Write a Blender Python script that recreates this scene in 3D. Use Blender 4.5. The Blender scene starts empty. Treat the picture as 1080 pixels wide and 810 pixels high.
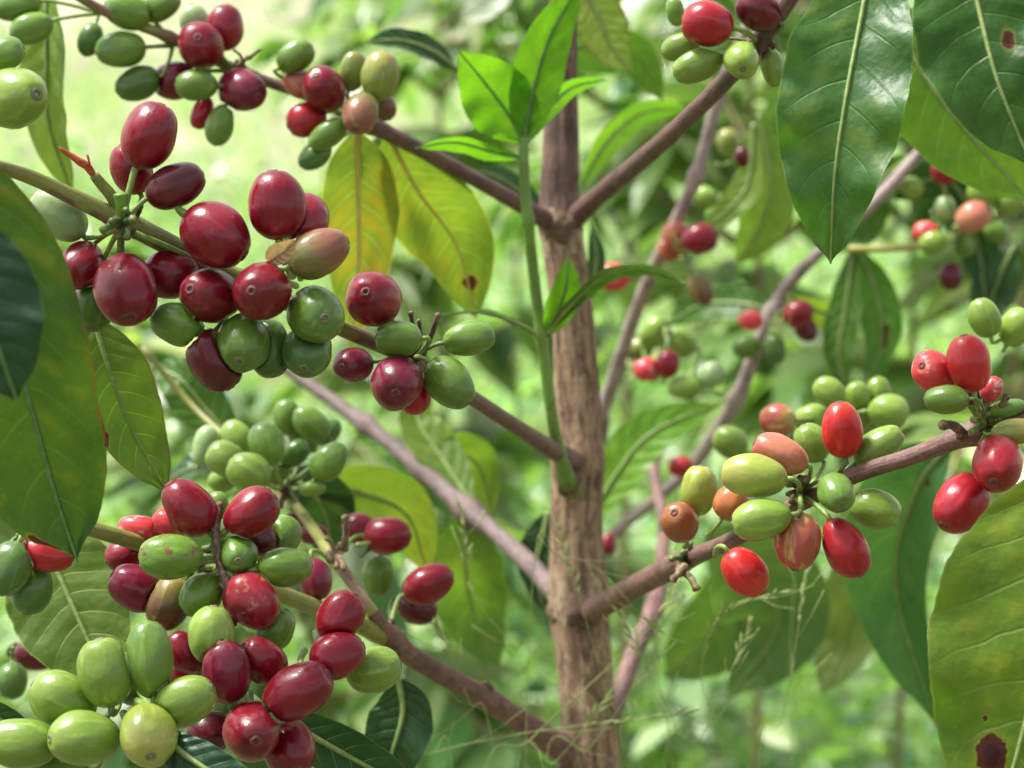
import bpy, math, random
import numpy as np
from mathutils import Vector, Matrix, noise as mnoise
R = random.Random(7)
scene = bpy.context.scene
COL = scene.collection
rad = math.radians

# ---------------------------------------------------------------- camera
CAM = Vector((0, 0, 1.3)); PITCH = rad(12); FPX = 2421.0
FW = Vector((0, math.cos(PITCH), -math.sin(PITCH)))
UPV = Vector((0, math.sin(PITCH), math.cos(PITCH)))
XV = Vector((1, 0, 0))
cd = bpy.data.cameras.new('camera'); cam = bpy.data.objects.new('camera', cd); COL.objects.link(cam)
cam.location = CAM; cam.rotation_euler = (math.pi/2 - PITCH, 0, 0)
cd.sensor_width = 22.3; cd.lens = 22.3*FPX/1080; cd.clip_start = .02; cd.clip_end = 2000
cd.dof.use_dof = True; cd.dof.focus_distance = .575; cd.dof.aperture_fstop = cd.lens/4.4
scene.camera = cam

def P(x, y, d):
    """point at depth d (metres along the view axis) where the photograph has it"""
    x, y, d = float(x), float(y), float(d)
    return CAM + d*(FW + XV*((x-540)/FPX) + UPV*((405-y)/FPX))

# ---------------------------------------------------------------- object helpers
ORG = {}
def link(name, me, parent=None, origin=None, mat=None):
    o = bpy.data.objects.new(name, me); COL.objects.link(o)
    if origin is None: origin = ORG[parent.name] if parent else Vector((0, 0, 0))
    ORG[o.name] = Vector(origin)
    if parent:
        o.parent = parent; o.location = Vector(origin) - ORG[parent.name]
    else: o.location = origin
    return o
def tag(o, label=None, cat=None, group=None, kind=None):
    if label: o['label'] = label
    if cat: o['category'] = cat
    if group: o['group'] = group
    if kind: o['kind'] = kind
    return o
def empty(name, loc): return link(name, None, None, loc)

class MB:
    def __init__(s): s.v = []; s.f = []; s.uv = []; s.mi = []; s.m = 0
    def grid(s, pts, uvs, nu, nv, closed=False, flip=False):
        """pts: nu rows of nv points"""
        b = len(s.v); s.v += pts; 
        for i in range(nu-1):
            for j in range(nv if closed else nv-1):
                a = b+i*nv+j; c = b+i*nv+(j+1) % nv; d = c+nv; e = a+nv
                q = (a, c, d, e) if not flip else (a, e, d, c)
                s.f.append(q); s.mi.append(s.m)
                ua, uc = uvs[i*nv+j], uvs[i*nv+(j+1) % nv]
                ud, ue = uvs[(i+1)*nv+(j+1) % nv], uvs[(i+1)*nv+j]
                if closed and j == nv-1:
                    uc = (uc[0]+1, uc[1]); ud = (ud[0]+1, ud[1])
                s.uv.append((ua, uc, ud, ue) if not flip else (ua, ue, ud, uc))
    def build(s, name, mats, parent=None, origin=None, smooth=True):
        org = Vector(origin) if origin is not None else (ORG[parent.name] if parent else Vector((0, 0, 0)))
        me = bpy.data.meshes.new(name)
        me.from_pydata([tuple(Vector(p)-org) for p in s.v], [], s.f)
        uvl = me.uv_layers.new(name='UVMap')
        flat = [c for fu in s.uv for uv in fu for c in uv]
        uvl.data.foreach_set('uv', flat)
        for m in (mats if isinstance(mats, (list, tuple)) else [mats]): me.materials.append(m)
        me.polygons.foreach_set('material_index', s.mi)
        me.polygons.foreach_set('use_smooth', [smooth]*len(s.f))
        me.update()
        return link(name, me, parent, org)

def spline(pts, n):
    """Catmull-Rom through tuples of any length, n samples"""
    pts = [np.array(p, float) for p in pts]
    if len(pts) == 2: pts = [pts[0], (pts[0]+pts[1])/2, pts[1]]
    P_ = [2*pts[0]-pts[1]] + pts + [2*pts[-1]-pts[-2]]
    out = []
    m = len(pts)-1
    for k in range(n):
        t = k/(n-1)*m; i = min(int(t), m-1); t -= i
        a, b, c, d = P_[i:i+4]
        out.append(.5*((2*b)+(-a+c)*t+(2*a-5*b+4*c-d)*t*t+(-a+3*b-3*c+d)*t**3))
    return out

def frames(C):
    n = len(C); T = []
    for i in range(n):
        t = Vector(C[min(i+1, n-1)])-Vector(C[max(i-1, 0)]); T.append(t.normalized())
    N = T[0].orthogonal().normalized(); out = []
    for t in T:
        N = (N - t*N.dot(t)).normalized(); out.append((t, N, t.cross(N)))
    return out

def tube(mb, C, rr, seg=10, cap=True, wob=0., wsc=60., ridge=0., seed=0.):
    """C: list of Vector, rr: radii"""
    fr = frames(C); pts = []; uvs = []; L = 0; n = len(C)
    rows = []
    for i in range(n):
        if i: L += (Vector(C[i])-Vector(C[i-1])).length
        t, a, b = fr[i]
        for j in range(seg):
            th = 2*math.pi*j/seg; r = rr[i]
            if wob:
                q = Vector((math.cos(th)*.7+seed, math.sin(th)*.7, L*wsc))
                r *= 1 + wob*mnoise.noise(q)
            if ridge:
                q = Vector((math.cos(th)*3.2+seed, math.sin(th)*3.2, L*wsc*.35))
                r *= 1 + ridge*mnoise.noise(q) + ridge*.5*mnoise.noise(q*2.3)
            pts.append(Vector(C[i]) + (a*math.cos(th)+b*math.sin(th))*r); uvs.append((j/seg, L))
    if cap:
        c0, c1 = Vector(C[0]), Vector(C[-1])
        pts = [c0.copy() for _ in range(seg)] + pts + [c1 + fr[-1][0]*rr[-1]*.4 for _ in range(seg)]
        uvs = [(j/seg, 0) for j in range(seg)] + uvs + [(j/seg, L) for j in range(seg)]
        n += 2
    mb.grid(pts, uvs, n, seg, closed=True, flip=False)

# ---------------------------------------------------------------- materials
class NT:
    def __init__(s, name):
        s.mat = bpy.data.materials.new(name); s.mat.use_nodes = True
        s.t = s.mat.node_tree; s.t.nodes.clear()
        s.out = s.n('ShaderNodeOutputMaterial')
    def n(s, typ, **k):
        nd = s.t.nodes.new(typ)
        for a, b in k.items(): setattr(nd, a, b)
        return nd
    def l(s, a, b): s.t.links.new(a, b)
    def set(s, inp, v):
        if hasattr(v, 'is_output') or isinstance(v, bpy.types.NodeSocket): s.l(v, inp)
        else:
            if isinstance(v, tuple) and len(v) == 3 and inp.type == 'RGBA': v = (*v, 1)
            inp.default_value = v
    def math(s, op, a, b=0., c=0., clamp=False):
        m = s.n('ShaderNodeMath', operation=op, use_clamp=clamp)
        s.set(m.inputs[0], a); s.set(m.inputs[1], b); s.set(m.inputs[2], c); return m.outputs[0]
    def noise(s, vec, scale, detail=3., rough=.55, dist=0.):
        m = s.n('ShaderNodeTexNoise'); s.set(m.inputs['Vector'], vec); s.set(m.inputs['Scale'], scale)
        s.set(m.inputs['Detail'], detail); s.set(m.inputs['Roughness'], rough); s.set(m.inputs['Distortion'], dist)
        return m.outputs[0]
    def map(s, v, a, b, c=0., d=1.):
        m = s.n('ShaderNodeMapRange', interpolation_type='SMOOTHSTEP')
        s.set(m.inputs[0], v); s.set(m.inputs[1], a); s.set(m.inputs[2], b); s.set(m.inputs[3], c); s.set(m.inputs[4], d)
        return m.outputs[0]
    def mix(s, f, a, b, bt='MIX'):
        m = s.n('ShaderNodeMix', data_type='RGBA', blend_type=bt); s.set(m.inputs[0], f)
        s.set(m.inputs[6], a); s.set(m.inputs[7], b); return m.outputs[2]
    def scale(s, vec, sc):
        m = s.n('ShaderNodeMapping'); s.l(vec, m.inputs[0]); m.inputs['Scale'].default_value = sc; return m.outputs[0]
    def bump(s, h, strength, dist=.001):
        m = s.n('ShaderNodeBump'); s.set(m.inputs['Strength'], strength); s.set(m.inputs['Distance'], dist); s.set(m.inputs['Height'], h)
        return m.outputs[0]
    def principled(s, **k):
        p = s.n('ShaderNodeBsdfPrincipled')
        for a, b in k.items():
            s.set(p.inputs[a.replace('_', ' ')], b)
        return p

def cherry_mat(name, A, B, z0=-.2, z1=1.2, blot=.25, scar=None, sss=.0):
    """A skin colour at the stalk end, B towards the navel; z runs -1..1 in units of 7 mm"""
    s = NT(name)
    tc = s.n('ShaderNodeTexCoord').outputs['Object']
    oi = s.n('ShaderNodeObjectInfo').outputs['Random']
    off = s.n('ShaderNodeVectorMath', operation='ADD'); s.l(tc, off.inputs[0])
    cmb = s.n('ShaderNodeCombineXYZ'); s.set(cmb.inputs[0], s.math('MULTIPLY', oi, 3.)); s.set(cmb.inputs[1], s.math('MULTIPLY', oi, 7.)); s.l(cmb.outputs[0], off.inputs[1])
    v = off.outputs[0]
    streak = s.noise(s.scale(v, (1, 1, .10)), 420, 3)
    blotch = s.noise(v, 130, 3)
    fine = s.noise(v, 1500, 2)
    sep = s.n('ShaderNodeSeparateXYZ'); s.l(tc, sep.inputs[0])
    z = s.math('MULTIPLY', sep.outputs[2], 140.)
    g = s.math('ADD', z, s.math('MULTIPLY', s.math('SUBTRACT', blotch, .5), 2.4))
    g = s.math('ADD', g, s.math('MULTIPLY', s.math('SUBTRACT', oi, .5), .7))
    col = s.mix(s.map(g, z0, z1), A, B)
    hsv = s.n('ShaderNodeHueSaturation'); s.l(col, hsv.inputs['Color'])
    s.set(hsv.inputs['Value'], s.math('ADD', s.math('MULTIPLY', oi, .3), .85))
    col = hsv.outputs[0]
    dark = tuple(c*.45 for c in A)
    col = s.mix(s.map(blotch, .5, .8, 0, blot), col, dark)
    light = tuple(min(1, c*1.6+.012) for c in A)
    col = s.mix(s.map(streak, .52, .72, 0, .6), col, light)
    spk = s.map(fine, .68, .76, 0, .35)
    col = s.mix(spk, col, tuple(min(1, c*1.3+.05) for c in B))
    # a few dull scars and rubbed specks, each with a shape of its own
    rare = s.map(s.noise(v, 260, 4, .7), .67 if not scar else .56, .72 if not scar else .62, 0, .8)
    col = s.mix(rare, col, scar or tuple(c*.5+.035 for c in A))
    bloom = s.noise(v, 75, 4, .7); bl = s.map(bloom, .50, .70, 0, .02)
    col = s.mix(bl, col, (.55, .50, .50))
    dust = s.map(s.noise(v, 2600, 1), .74, .78, 0, .2); col = s.mix(dust, col, (.5, .42, .33))
    rough = s.math('ADD', s.math('MULTIPLY', blotch, .30), .15)
    rough = s.math('ADD', rough, s.math('MULTIPLY', rare, .2)); rough = s.math('ADD', rough, s.math('MULTIPLY', bl, 2.5))
    h = s.math('ADD', s.math('MULTIPLY', streak, .8), s.math('MULTIPLY', s.noise(v, 900, 2), .25))
    h = s.math('ADD', h, s.math('MULTIPLY', s.noise(v, 170, 2), 1.5))
    p = s.principled(Base_Color=col, Roughness=rough, Normal=s.bump(h, .35, .0006), Coat_Weight=.22, Coat_Roughness=.10)
    p.inputs['IOR'].default_value = 1.42; p.inputs['Specular IOR Level'].default_value = .4
    if sss:
        p.inputs['Subsurface Weight'].default_value = sss; p.inputs['Subsurface Radius'].default_value = (.003, .0016, .0008)
        p.inputs['Subsurface Scale'].default_value = 1.
    s.l(p.outputs[0], s.out.inputs[0])
    return s.mat

GR = (.115, .21, .025); DG = (.07, .145, .022); LM = (.165, .265, .035); YG = (.24, .30, .045)
CM = {
 'crim': cherry_mat('skin_crimson', (.19, .004, .014), (.135, .0035, .011), sss=.08),
 'dark': cherry_mat('skin_dark_crimson', (.09, .005, .010), (.06, .006, .009)),
 'purp': cherry_mat('skin_purple_red', (.15, .006, .022), (.11, .006, .018)),
 'red': cherry_mat('skin_red', (.34, .010, .018), (.26, .008, .016), sss=.08),
 'oran': cherry_mat('skin_orange_red', (.42, .014, .014), (.45, .055, .02), .4, 1.4, .1, sss=.1),
 'orng': cherry_mat('skin_orange', (.36, .12, .035), (.40, .17, .045), blot=.3, sss=.1),
 'salm': cherry_mat('skin_salmon', (.46, .17, .10), (.44, .09, .075), sss=.1),
 'pink': cherry_mat('skin_pinkish_red', (.58, .045, .055), (.50, .14, .10), .5, 1.3, .2, (.6, .35, .28)),
 'turn': cherry_mat('skin_turning', (.15, .14, .04), (.23, .085, .05), -.9, .6, .35),
 'pbrn': cherry_mat('skin_pink_brown', (.36, .33, .08), (.36, .07, .05), -1.3, -.1, .3),
 'brwn': cherry_mat('skin_brown', (.23, .19, .04), (.14, .06, .03), -1.2, .4, .3),
 'obrn': cherry_mat('skin_orange_brown', (.27, .055, .022), (.25, .13, .035), .2, 1.3, .3),
 'scar': cherry_mat('skin_scarred_red', (.22, .008, .016), (.16, .007, .014), scar=(.34, .12, .07)),
 'grn': cherry_mat('skin_green', GR, (.10, .19, .04), sss=.1),
 'dgrn': cherry_mat('skin_dark_green', DG, (.05, .12, .03)),
 'lime': cherry_mat('skin_pale_green', LM, (.20, .29, .05), sss=.12),
 'yell': cherry_mat('skin_yellow_green', YG, (.34, .34, .08), sss=.12),
 'oliv': cherry_mat('skin_olive', (.17, .22, .04), (.25, .22, .05), sss=.1),
 'gbrn': cherry_mat('skin_green_with_brown_patch', GR, (.12, .24, .05), scar=(.16, .045, .03)),
 'pale': cherry_mat('skin_whitish_green', (.22, .33, .13), (.28, .36, .17), sss=.1),
}

def simple_mat(name, A, B, sc=300, rough=.5, stretch=(1, 1, 1), bs=.4, bd=.0008, uv=False, lo=.4, hi=.65):
    s = NT(name); t = s.n('ShaderNodeTexCoord'); v = s.scale(t.outputs['UV' if uv else 'Object'], stretch)
    f = s.noise(v, sc, 5, .6)
    col = s.mix(s.map(f, lo, hi), A, B)
    p = s.principled(Base_Color=col, Roughness=rough, Normal=s.bump(f, bs, bd))
    s.l(p.outputs[0], s.out.inputs[0]); return s.mat
M_STALK = simple_mat('green_stalk', (.16, .26, .05), (.24, .32, .08), 500, .45)
M_DSTALK = simple_mat('dark_green_stalk', (.09, .15, .04), (.16, .20, .07), 500, .5)
M_NODE = simple_mat('corky_node', (.10, .055, .035), (.26, .20, .10), 600, .8, bd=.002)
M_NAVEL = simple_mat('navel_scar', (.09, .016, .016), (.15, .050, .035), 1500, .7, lo=.3)
M_NAVELG = simple_mat('green_navel_scar', (.10, .13, .04), (.17, .17, .07), 1500, .6, lo=.3)
M_PIT = simple_mat('navel_pit', (.03, .02, .012), (.09, .055, .03), 1500, .8)
M_DRY = simple_mat('dry_bract', (.40, .24, .12), (.62, .45, .26), 400, .7)
M_TWIG = simple_mat('dead_twig', (.07, .035, .03), (.22, .13, .09), 700, .8)
M_ORDRY = simple_mat('dry_orange_stipule', (.45, .09, .02), (.30, .05, .015), 700, .7)
M_GSTEM = simple_mat('grass_stem', (.26, .36, .10), (.40, .44, .18), 300, .6)
M_YSTEM = simple_mat('yellow_stem', (.34, .32, .07), (.26, .30, .06), 200, .5)

def bark_mat(name, A, B, Cc, sc=1., green=None, rough=.6, strength=.8):
    """UV x turns once round, UV y is metres along the stem"""
    s = NT(name); t = s.n('ShaderNodeTexCoord'); o = t.outputs['Object']; uv = t.outputs['UV']
    sep = s.n('ShaderNodeSeparateXYZ'); s.l(uv, sep.inputs[0])
    a = s.math('MULTIPLY', sep.outputs[0], 2*math.pi)
    cb = s.n('ShaderNodeCombineXYZ'); s.set(cb.inputs[0], s.math('COSINE', a)); s.set(cb.inputs[1], s.math('SINE', a)); s.set(cb.inputs[2], s.math('MULTIPLY', sep.outputs[1], 22.*sc))
    v = cb.outputs[0]
    f1 = s.noise(v, 3.2, 6, .65, .4); f2 = s.noise(o, 260*sc, 5, .65); f3 = s.noise(o, 42*sc, 3)
    f4 = s.noise(v, 7.5, 4, .6, .6)
    col = s.mix(s.map(f1, .36, .62), A, B)
    col = s.mix(s.map(f2, .5, .72, 0, .6), col, Cc)
    col = s.mix(s.map(f3, .48, .66, 0, .55), col, tuple(c*.55 for c in A))
    col = s.mix(s.map(f4, .60, .68, 0, .7), col, tuple(c*.35 for c in A))
    if green: col = s.mix(s.map(f3, .42, .60), col, green)
    h = s.math('ADD', f1, s.math('MULTIPLY', f2, .35)); h = s.math('SUBTRACT', h, s.map(f4, .58, .68, 0, .5))
    p = s.principled(Base_Color=col, Roughness=rough, Normal=s.bump(h, strength, .0018))
    s.l(p.outputs[0], s.out.inputs[0]); return s.mat
M_TRUNK = bark_mat('trunk_bark', (.13, .072, .04), (.36, .24, .14), (.48, .36, .24), rough=.85, strength=1.)
M_BRDARK = bark_mat('dark_brown_bark', (.085, .040, .034), (.16, .085, .07), (.24, .16, .13), 2., rough=.5, strength=.4)
M_BRRED = bark_mat('red_brown_bark', (.12, .055, .045), (.20, .10, .08), (.30, .21, .17), 2., rough=.5, strength=.4)
M_BRBROWN = bark_mat('grey_brown_bark', (.10, .065, .055), (.18, .125, .11), (.30, .235, .21), 2., rough=.55, strength=.5)
M_BRMAUVE = bark_mat('mauve_bark', (.25, .185, .165), (.37, .29, .26), (.50, .43, .39), 2., rough=.55, strength=.4)
M_BRGREEN = bark_mat('olive_bark', (.17, .19, .035), (.24, .25, .05), (.25, .14, .06), 2., rough=.42, strength=.25)
M_BRMIX = bark_mat('green_brown_bark', (.13, .075, .05), (.20, .12, .07), (.27, .20, .1), 2., green=(.24, .26, .06), rough=.5, strength=.3)
M_SHOOT = bark_mat('green_shoot_bark', (.11, .23, .03), (.15, .28, .04), (.22, .30, .07), 2., rough=.38, strength=.1)

_lm = {}
def leaf_mat(A, B, Y=None, yel=0., vein=(.25, .38, .10), N=9, spots=(), edge=0., gloss=.3, trans=.35, vs=.5, tint=False, dots=0., under=None, spec=.3):
    key = (spec, A, B, Y, yel, vein, N, spots, edge, gloss, trans, vs, tint, dots, under)
    if key in _lm: return _lm[key]
    s = NT('leaf_blade'); t = s.n('ShaderNodeTexCoord'); o = t.outputs['Object']
    sep = s.n('ShaderNodeSeparateXYZ'); s.l(t.outputs['UV'], sep.inputs[0])
    U = sep.outputs[0]; V = s.math('SUBTRACT', s.math('MULTIPLY', sep.outputs[1], 2.), 1.)
    aV = s.math('ABSOLUTE', V)
    side = s.math('MULTIPLY', s.math('GREATER_THAN', V, 0.), .42)
    sc = 1 if not tint else .3
    warp = s.math('MULTIPLY', s.math('SUBTRACT', s.noise(o, 60*sc, 2), .5), .05)
    ph = s.math('SUBTRACT', U, s.math('MULTIPLY', s.math('POWER', aV, 1.35), .15))
    ph = s.math('ADD', s.math('MULTIPLY', s.math('ADD', ph, warp), float(N)), side)
    fr = s.math('ABSOLUTE', s.math('SUBTRACT', s.math('FRACT', ph), .5))
    line = s.map(fr, 0., .055, 1., 0.)
    line = s.math('MULTIPLY', line, s.map(aV, .2, .97, 1., .15))
    soft = s.map(fr, 0., .5, 1., 0.)
    f1 = s.noise(o, 35*sc, 4, .6); f2 = s.noise(o, 240*sc, 4, .65); f3 = s.noise(o, 900*sc, 2)
    base = s.mix(s.map(f1, .35, .65), A, B)
    if tint:
        at = s.n('ShaderNodeAttribute'); at.attribute_name = 'tint'
        ts = s.n('ShaderNodeSeparateColor'); s.l(at.outputs['Color'], ts.inputs[0])
        base = s.mix(ts.outputs[0], base, Y)
        hs = s.n('ShaderNodeHueSaturation'); s.l(base, hs.inputs['Color']); s.set(hs.inputs['Value'], s.math('ADD', s.math('MULTIPLY', ts.outputs[1], 1.), .5))
        s.set(hs.inputs['Hue'], s.math('ADD', s.math('MULTIPLY', ts.outputs[2], .05), .475))
        base = hs.outputs[0]
    elif Y:
        yy = s.math('ADD', s.math('MULTIPLY', f1, 1.6), s.math('MULTIPLY', f2, .9))
        yy = s.math('SUBTRACT', yy, s.math('MULTIPLY', soft, .22))
        lo = 1.75-1.1*yel
        base = s.mix(s.map(yy, lo, lo+.55, 0., .85), base, Y)
    base = s.mix(s.map(f2, .42, .72, 0, .30), base, tuple(c*.55 for c in A))
    base = s.mix(s.map(f3, .60, .75, 0, .25), base, tuple(min(1, c*1.5+.02) for c in B))
    base = s.mix(s.math('MULTIPLY', line, vs), base, vein)
    if not tint:
        base = s.mix(s.map(aV, .015, .05, .8, 0.), base, vein)
    brown = None
    if dots:
        q = s.map(s.noise(o, 190, 2), .76-dots*.1, .79-dots*.1); base = s.mix(q, base, (.13, .06, .025)); brown = q
    wn = s.math('MULTIPLY', s.math('SUBTRACT', s.noise(o, 110, 5, .65), .5), 2.2)
    for (u, v, ru, rv) in spots:
        dx = s.math('DIVIDE', s.math('SUBTRACT', U, u), ru); dy = s.math('DIVIDE', s.math('SUBTRACT', V, v), rv)
        dd = s.math('SQRT', s.math('ADD', s.math('MULTIPLY', dx, dx), s.math('MULTIPLY', dy, dy)))
        dd = s.math('ADD', dd, wn)
        base = s.mix(s.map(dd, 1., 1.45, .35, 0.), base, (.30, .28, .05))
        base = s.mix(s.map(dd, .92, 1.05, 1., 0.), base, (.075, .018, .014))
        base = s.mix(s.map(dd, .3, .6, .8, 0.), base, (.03, .008, .009))
    if edge:
        e = s.map(s.math('ADD', aV, s.math('MULTIPLY', wn, .12)), .97-.10*edge, 1.0-.04*edge)
        base = s.mix(s.math('MULTIPLY', e, .65), base, (.13, .08, .03))
    else:
        base = s.mix(s.map(aV, .965, .995, 0., .6), base, vein)
    geo = s.n('ShaderNodeNewGeometry')
    und = s.mix(.55, base, under or tuple(min(1, c*1.5+.05) for c in B))
    col = s.mix(geo.outputs['Backfacing'], base, und)
    h = s.math('SUBTRACT', s.math('MULTIPLY', soft, -.32), s.math('MULTIPLY', line, .22))
    h = s.math('ADD', h, s.math('MULTIPLY', f2, .35)); h = s.math('ADD', h, s.math('MULTIPLY', s.noise(o, 80*sc, 3), 1.6))
    rough = s.math('ADD', gloss, s.math('MULTIPLY', f2, .25))
    rough = s.math('ADD', rough, s.math('MULTIPLY', geo.outputs['Backfacing'], .2))
    nrm = s.bump(h, .6, .0014)
    p = s.principled(Base_Color=col, Roughness=rough, Normal=nrm); p.inputs['Specular IOR Level'].default_value = spec if not tint else .9
    tr = s.n('ShaderNodeBsdfTranslucent'); pass
    tcol = s.mix(1., col, (1.15, 1.25, .45), 'MULTIPLY'); s.l(tcol, tr.inputs[0])
    m = s.n('ShaderNodeMixShader'); m.inputs[0].default_value = trans
    s.l(p.outputs[0], m.inputs[1]); s.l(tr.outputs[0], m.inputs[2]); s.l(m.outputs[0], s.out.inputs[0])
    s.mat.cycles.emission_sampling = 'NONE' if hasattr(s.mat.cycles, 'emission_sampling') else s.mat.cycles.emission_sampling
    _lm[key] = s.mat; return s.mat

L_DK = leaf_mat((.018, .058, .016), (.030, .080, .02), gloss=.22, trans=.22, vein=(.13, .22, .07))
L_MID = leaf_mat((.05, .13, .02), (.08, .17, .028), (.24, .26, .035), .15, gloss=.26, trans=.4)
L_BRT = leaf_mat((.12, .31, .018), (.16, .36, .025), gloss=.33, trans=.55, vein=(.08, .22, .04), N=8, vs=.5)
L_OLV = leaf_mat((.14, .24, .04), (.19, .28, .05), (.38, .34, .04), .35, gloss=.35, trans=.5)
L_YEL = leaf_mat((.15, .23, .04), (.23, .28, .045), (.44, .31, .03), .62, gloss=.38, trans=.5, vein=(.70, .62, .22), vs=.35)

# ---------------------------------------------------------------- a coffee leaf
def prof(u, tip=.12):
    # base wedge, widest near the middle, a drip tip
    w = math.sin(math.pi*min(1, max(0, u))**.92)**.78
    if u > 1-tip: w *= .35+.65*((1-u)/tip)**1.1 if u < 1 else 0
    if u > 1-tip*.3: w *= max(0, (1-u)/(tip*.3))**.5
    return max(w, .0)
def leaf(name, parent, mid, wpx, mat, roll=0., fold=.18, wave=.05, side=(1., 1.), top=True, tip=.12, n=44, nv=17, seed=0,
         midrib=None, rib_child=False, pet=None, bite=(), curl=0., pr=.0011, ripx=7.):
    """mid: midrib points (x, y, depth) base to tip; wpx: full width where widest"""
    C = [P(*p) for p in spline(mid, n)]
    dm = np.mean([p[2] for p in mid]); W = wpx/2*dm/FPX
    fr = frames(C); rows = []; uvs = []
    Tv = []
    for i in range(n):
        u = i/(n-1); T = fr[i][0]; V = (C[i]-CAM).normalized()
        S = T.cross(V).normalized(); S = Matrix.Rotation(roll+curl*(u-.5), 3, T) @ S; N = S.cross(T).normalized()
        Tv.append((S, N))
        for j in range(nv):
            v = -1+2*j/(nv-1); sd = side[0] if v < 0 else side[1]
            w = W*prof(u, tip)*sd*(1+.035*mnoise.noise(Vector((u*9+seed, v*.3, 3.3)))+.02*mnoise.noise(Vector((u*30+seed, v, 1.3))))
            for (bu, bs, bw, bd) in bite:
                if (v > 0) == (bs > 0): w *= 1-bd*math.exp(-((u-bu)/bw)**2)
            z = abs(v)**1.3*w*fold - (v*v)*w*.0
            z += W*wave*abs(v)**1.5*math.sin(u*ripx*2*math.pi*.5+seed+(1.7 if v > 0 else 0))*math.sin(math.pi*u)
            z += W*.035*mnoise.noise(Vector((u*7+seed, v*2.5, seed)))
            pt = C[i] + S*v*w*math.cos(fold*.8) + N*(-z if top else z)
            rows.append(pt); uvs.append((u, (v+1)/2))
    mb = MB(); mb.grid(rows, uvs, n, nv, flip=top)
    mats = [mat]
    rib = midrib or M_RIB
    W3 = (pr, .00025)
    def ribs(m):
        sgn = -1
        Cr = [C[i] + Tv[i][1]*sgn*(W3[0]*.25) for i in range(n)]
        tube(m, Cr, [W3[0]*(1-i/(n-1))**.8*.8+W3[1] for i in range(n)], 6)
        if pet:
            a = P(*pet); c = (a+C[0])/2 + Vector((0, 0, .003))
            tube(m, [Vector(q) for q in spline([a, c, C[0], C[2]], 10)], [W3[0]*1.1]*10, 7)
    if rib_child:
        o = mb.build(name, mats, parent, C[0] if not parent else None)
        m2 = MB(); ribs(m2); m2.build('midrib', rib, o)
    else:
        mats.append(rib); mb.m = 1; ribs(mb); o = mb.build(name, mats, parent, C[0] if not parent else None)
    return o
M_RIB = simple_mat('leaf_midrib', (.16, .24, .06), (.24, .31, .09), 300, .45)
M_RIBY = simple_mat('yellow_midrib', (.50, .45, .10), (.56, .52, .16), 300, .5)
M_RIBD = simple_mat('dark_midrib', (.08, .17, .05), (.14, .24, .08), 300, .45)

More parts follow.
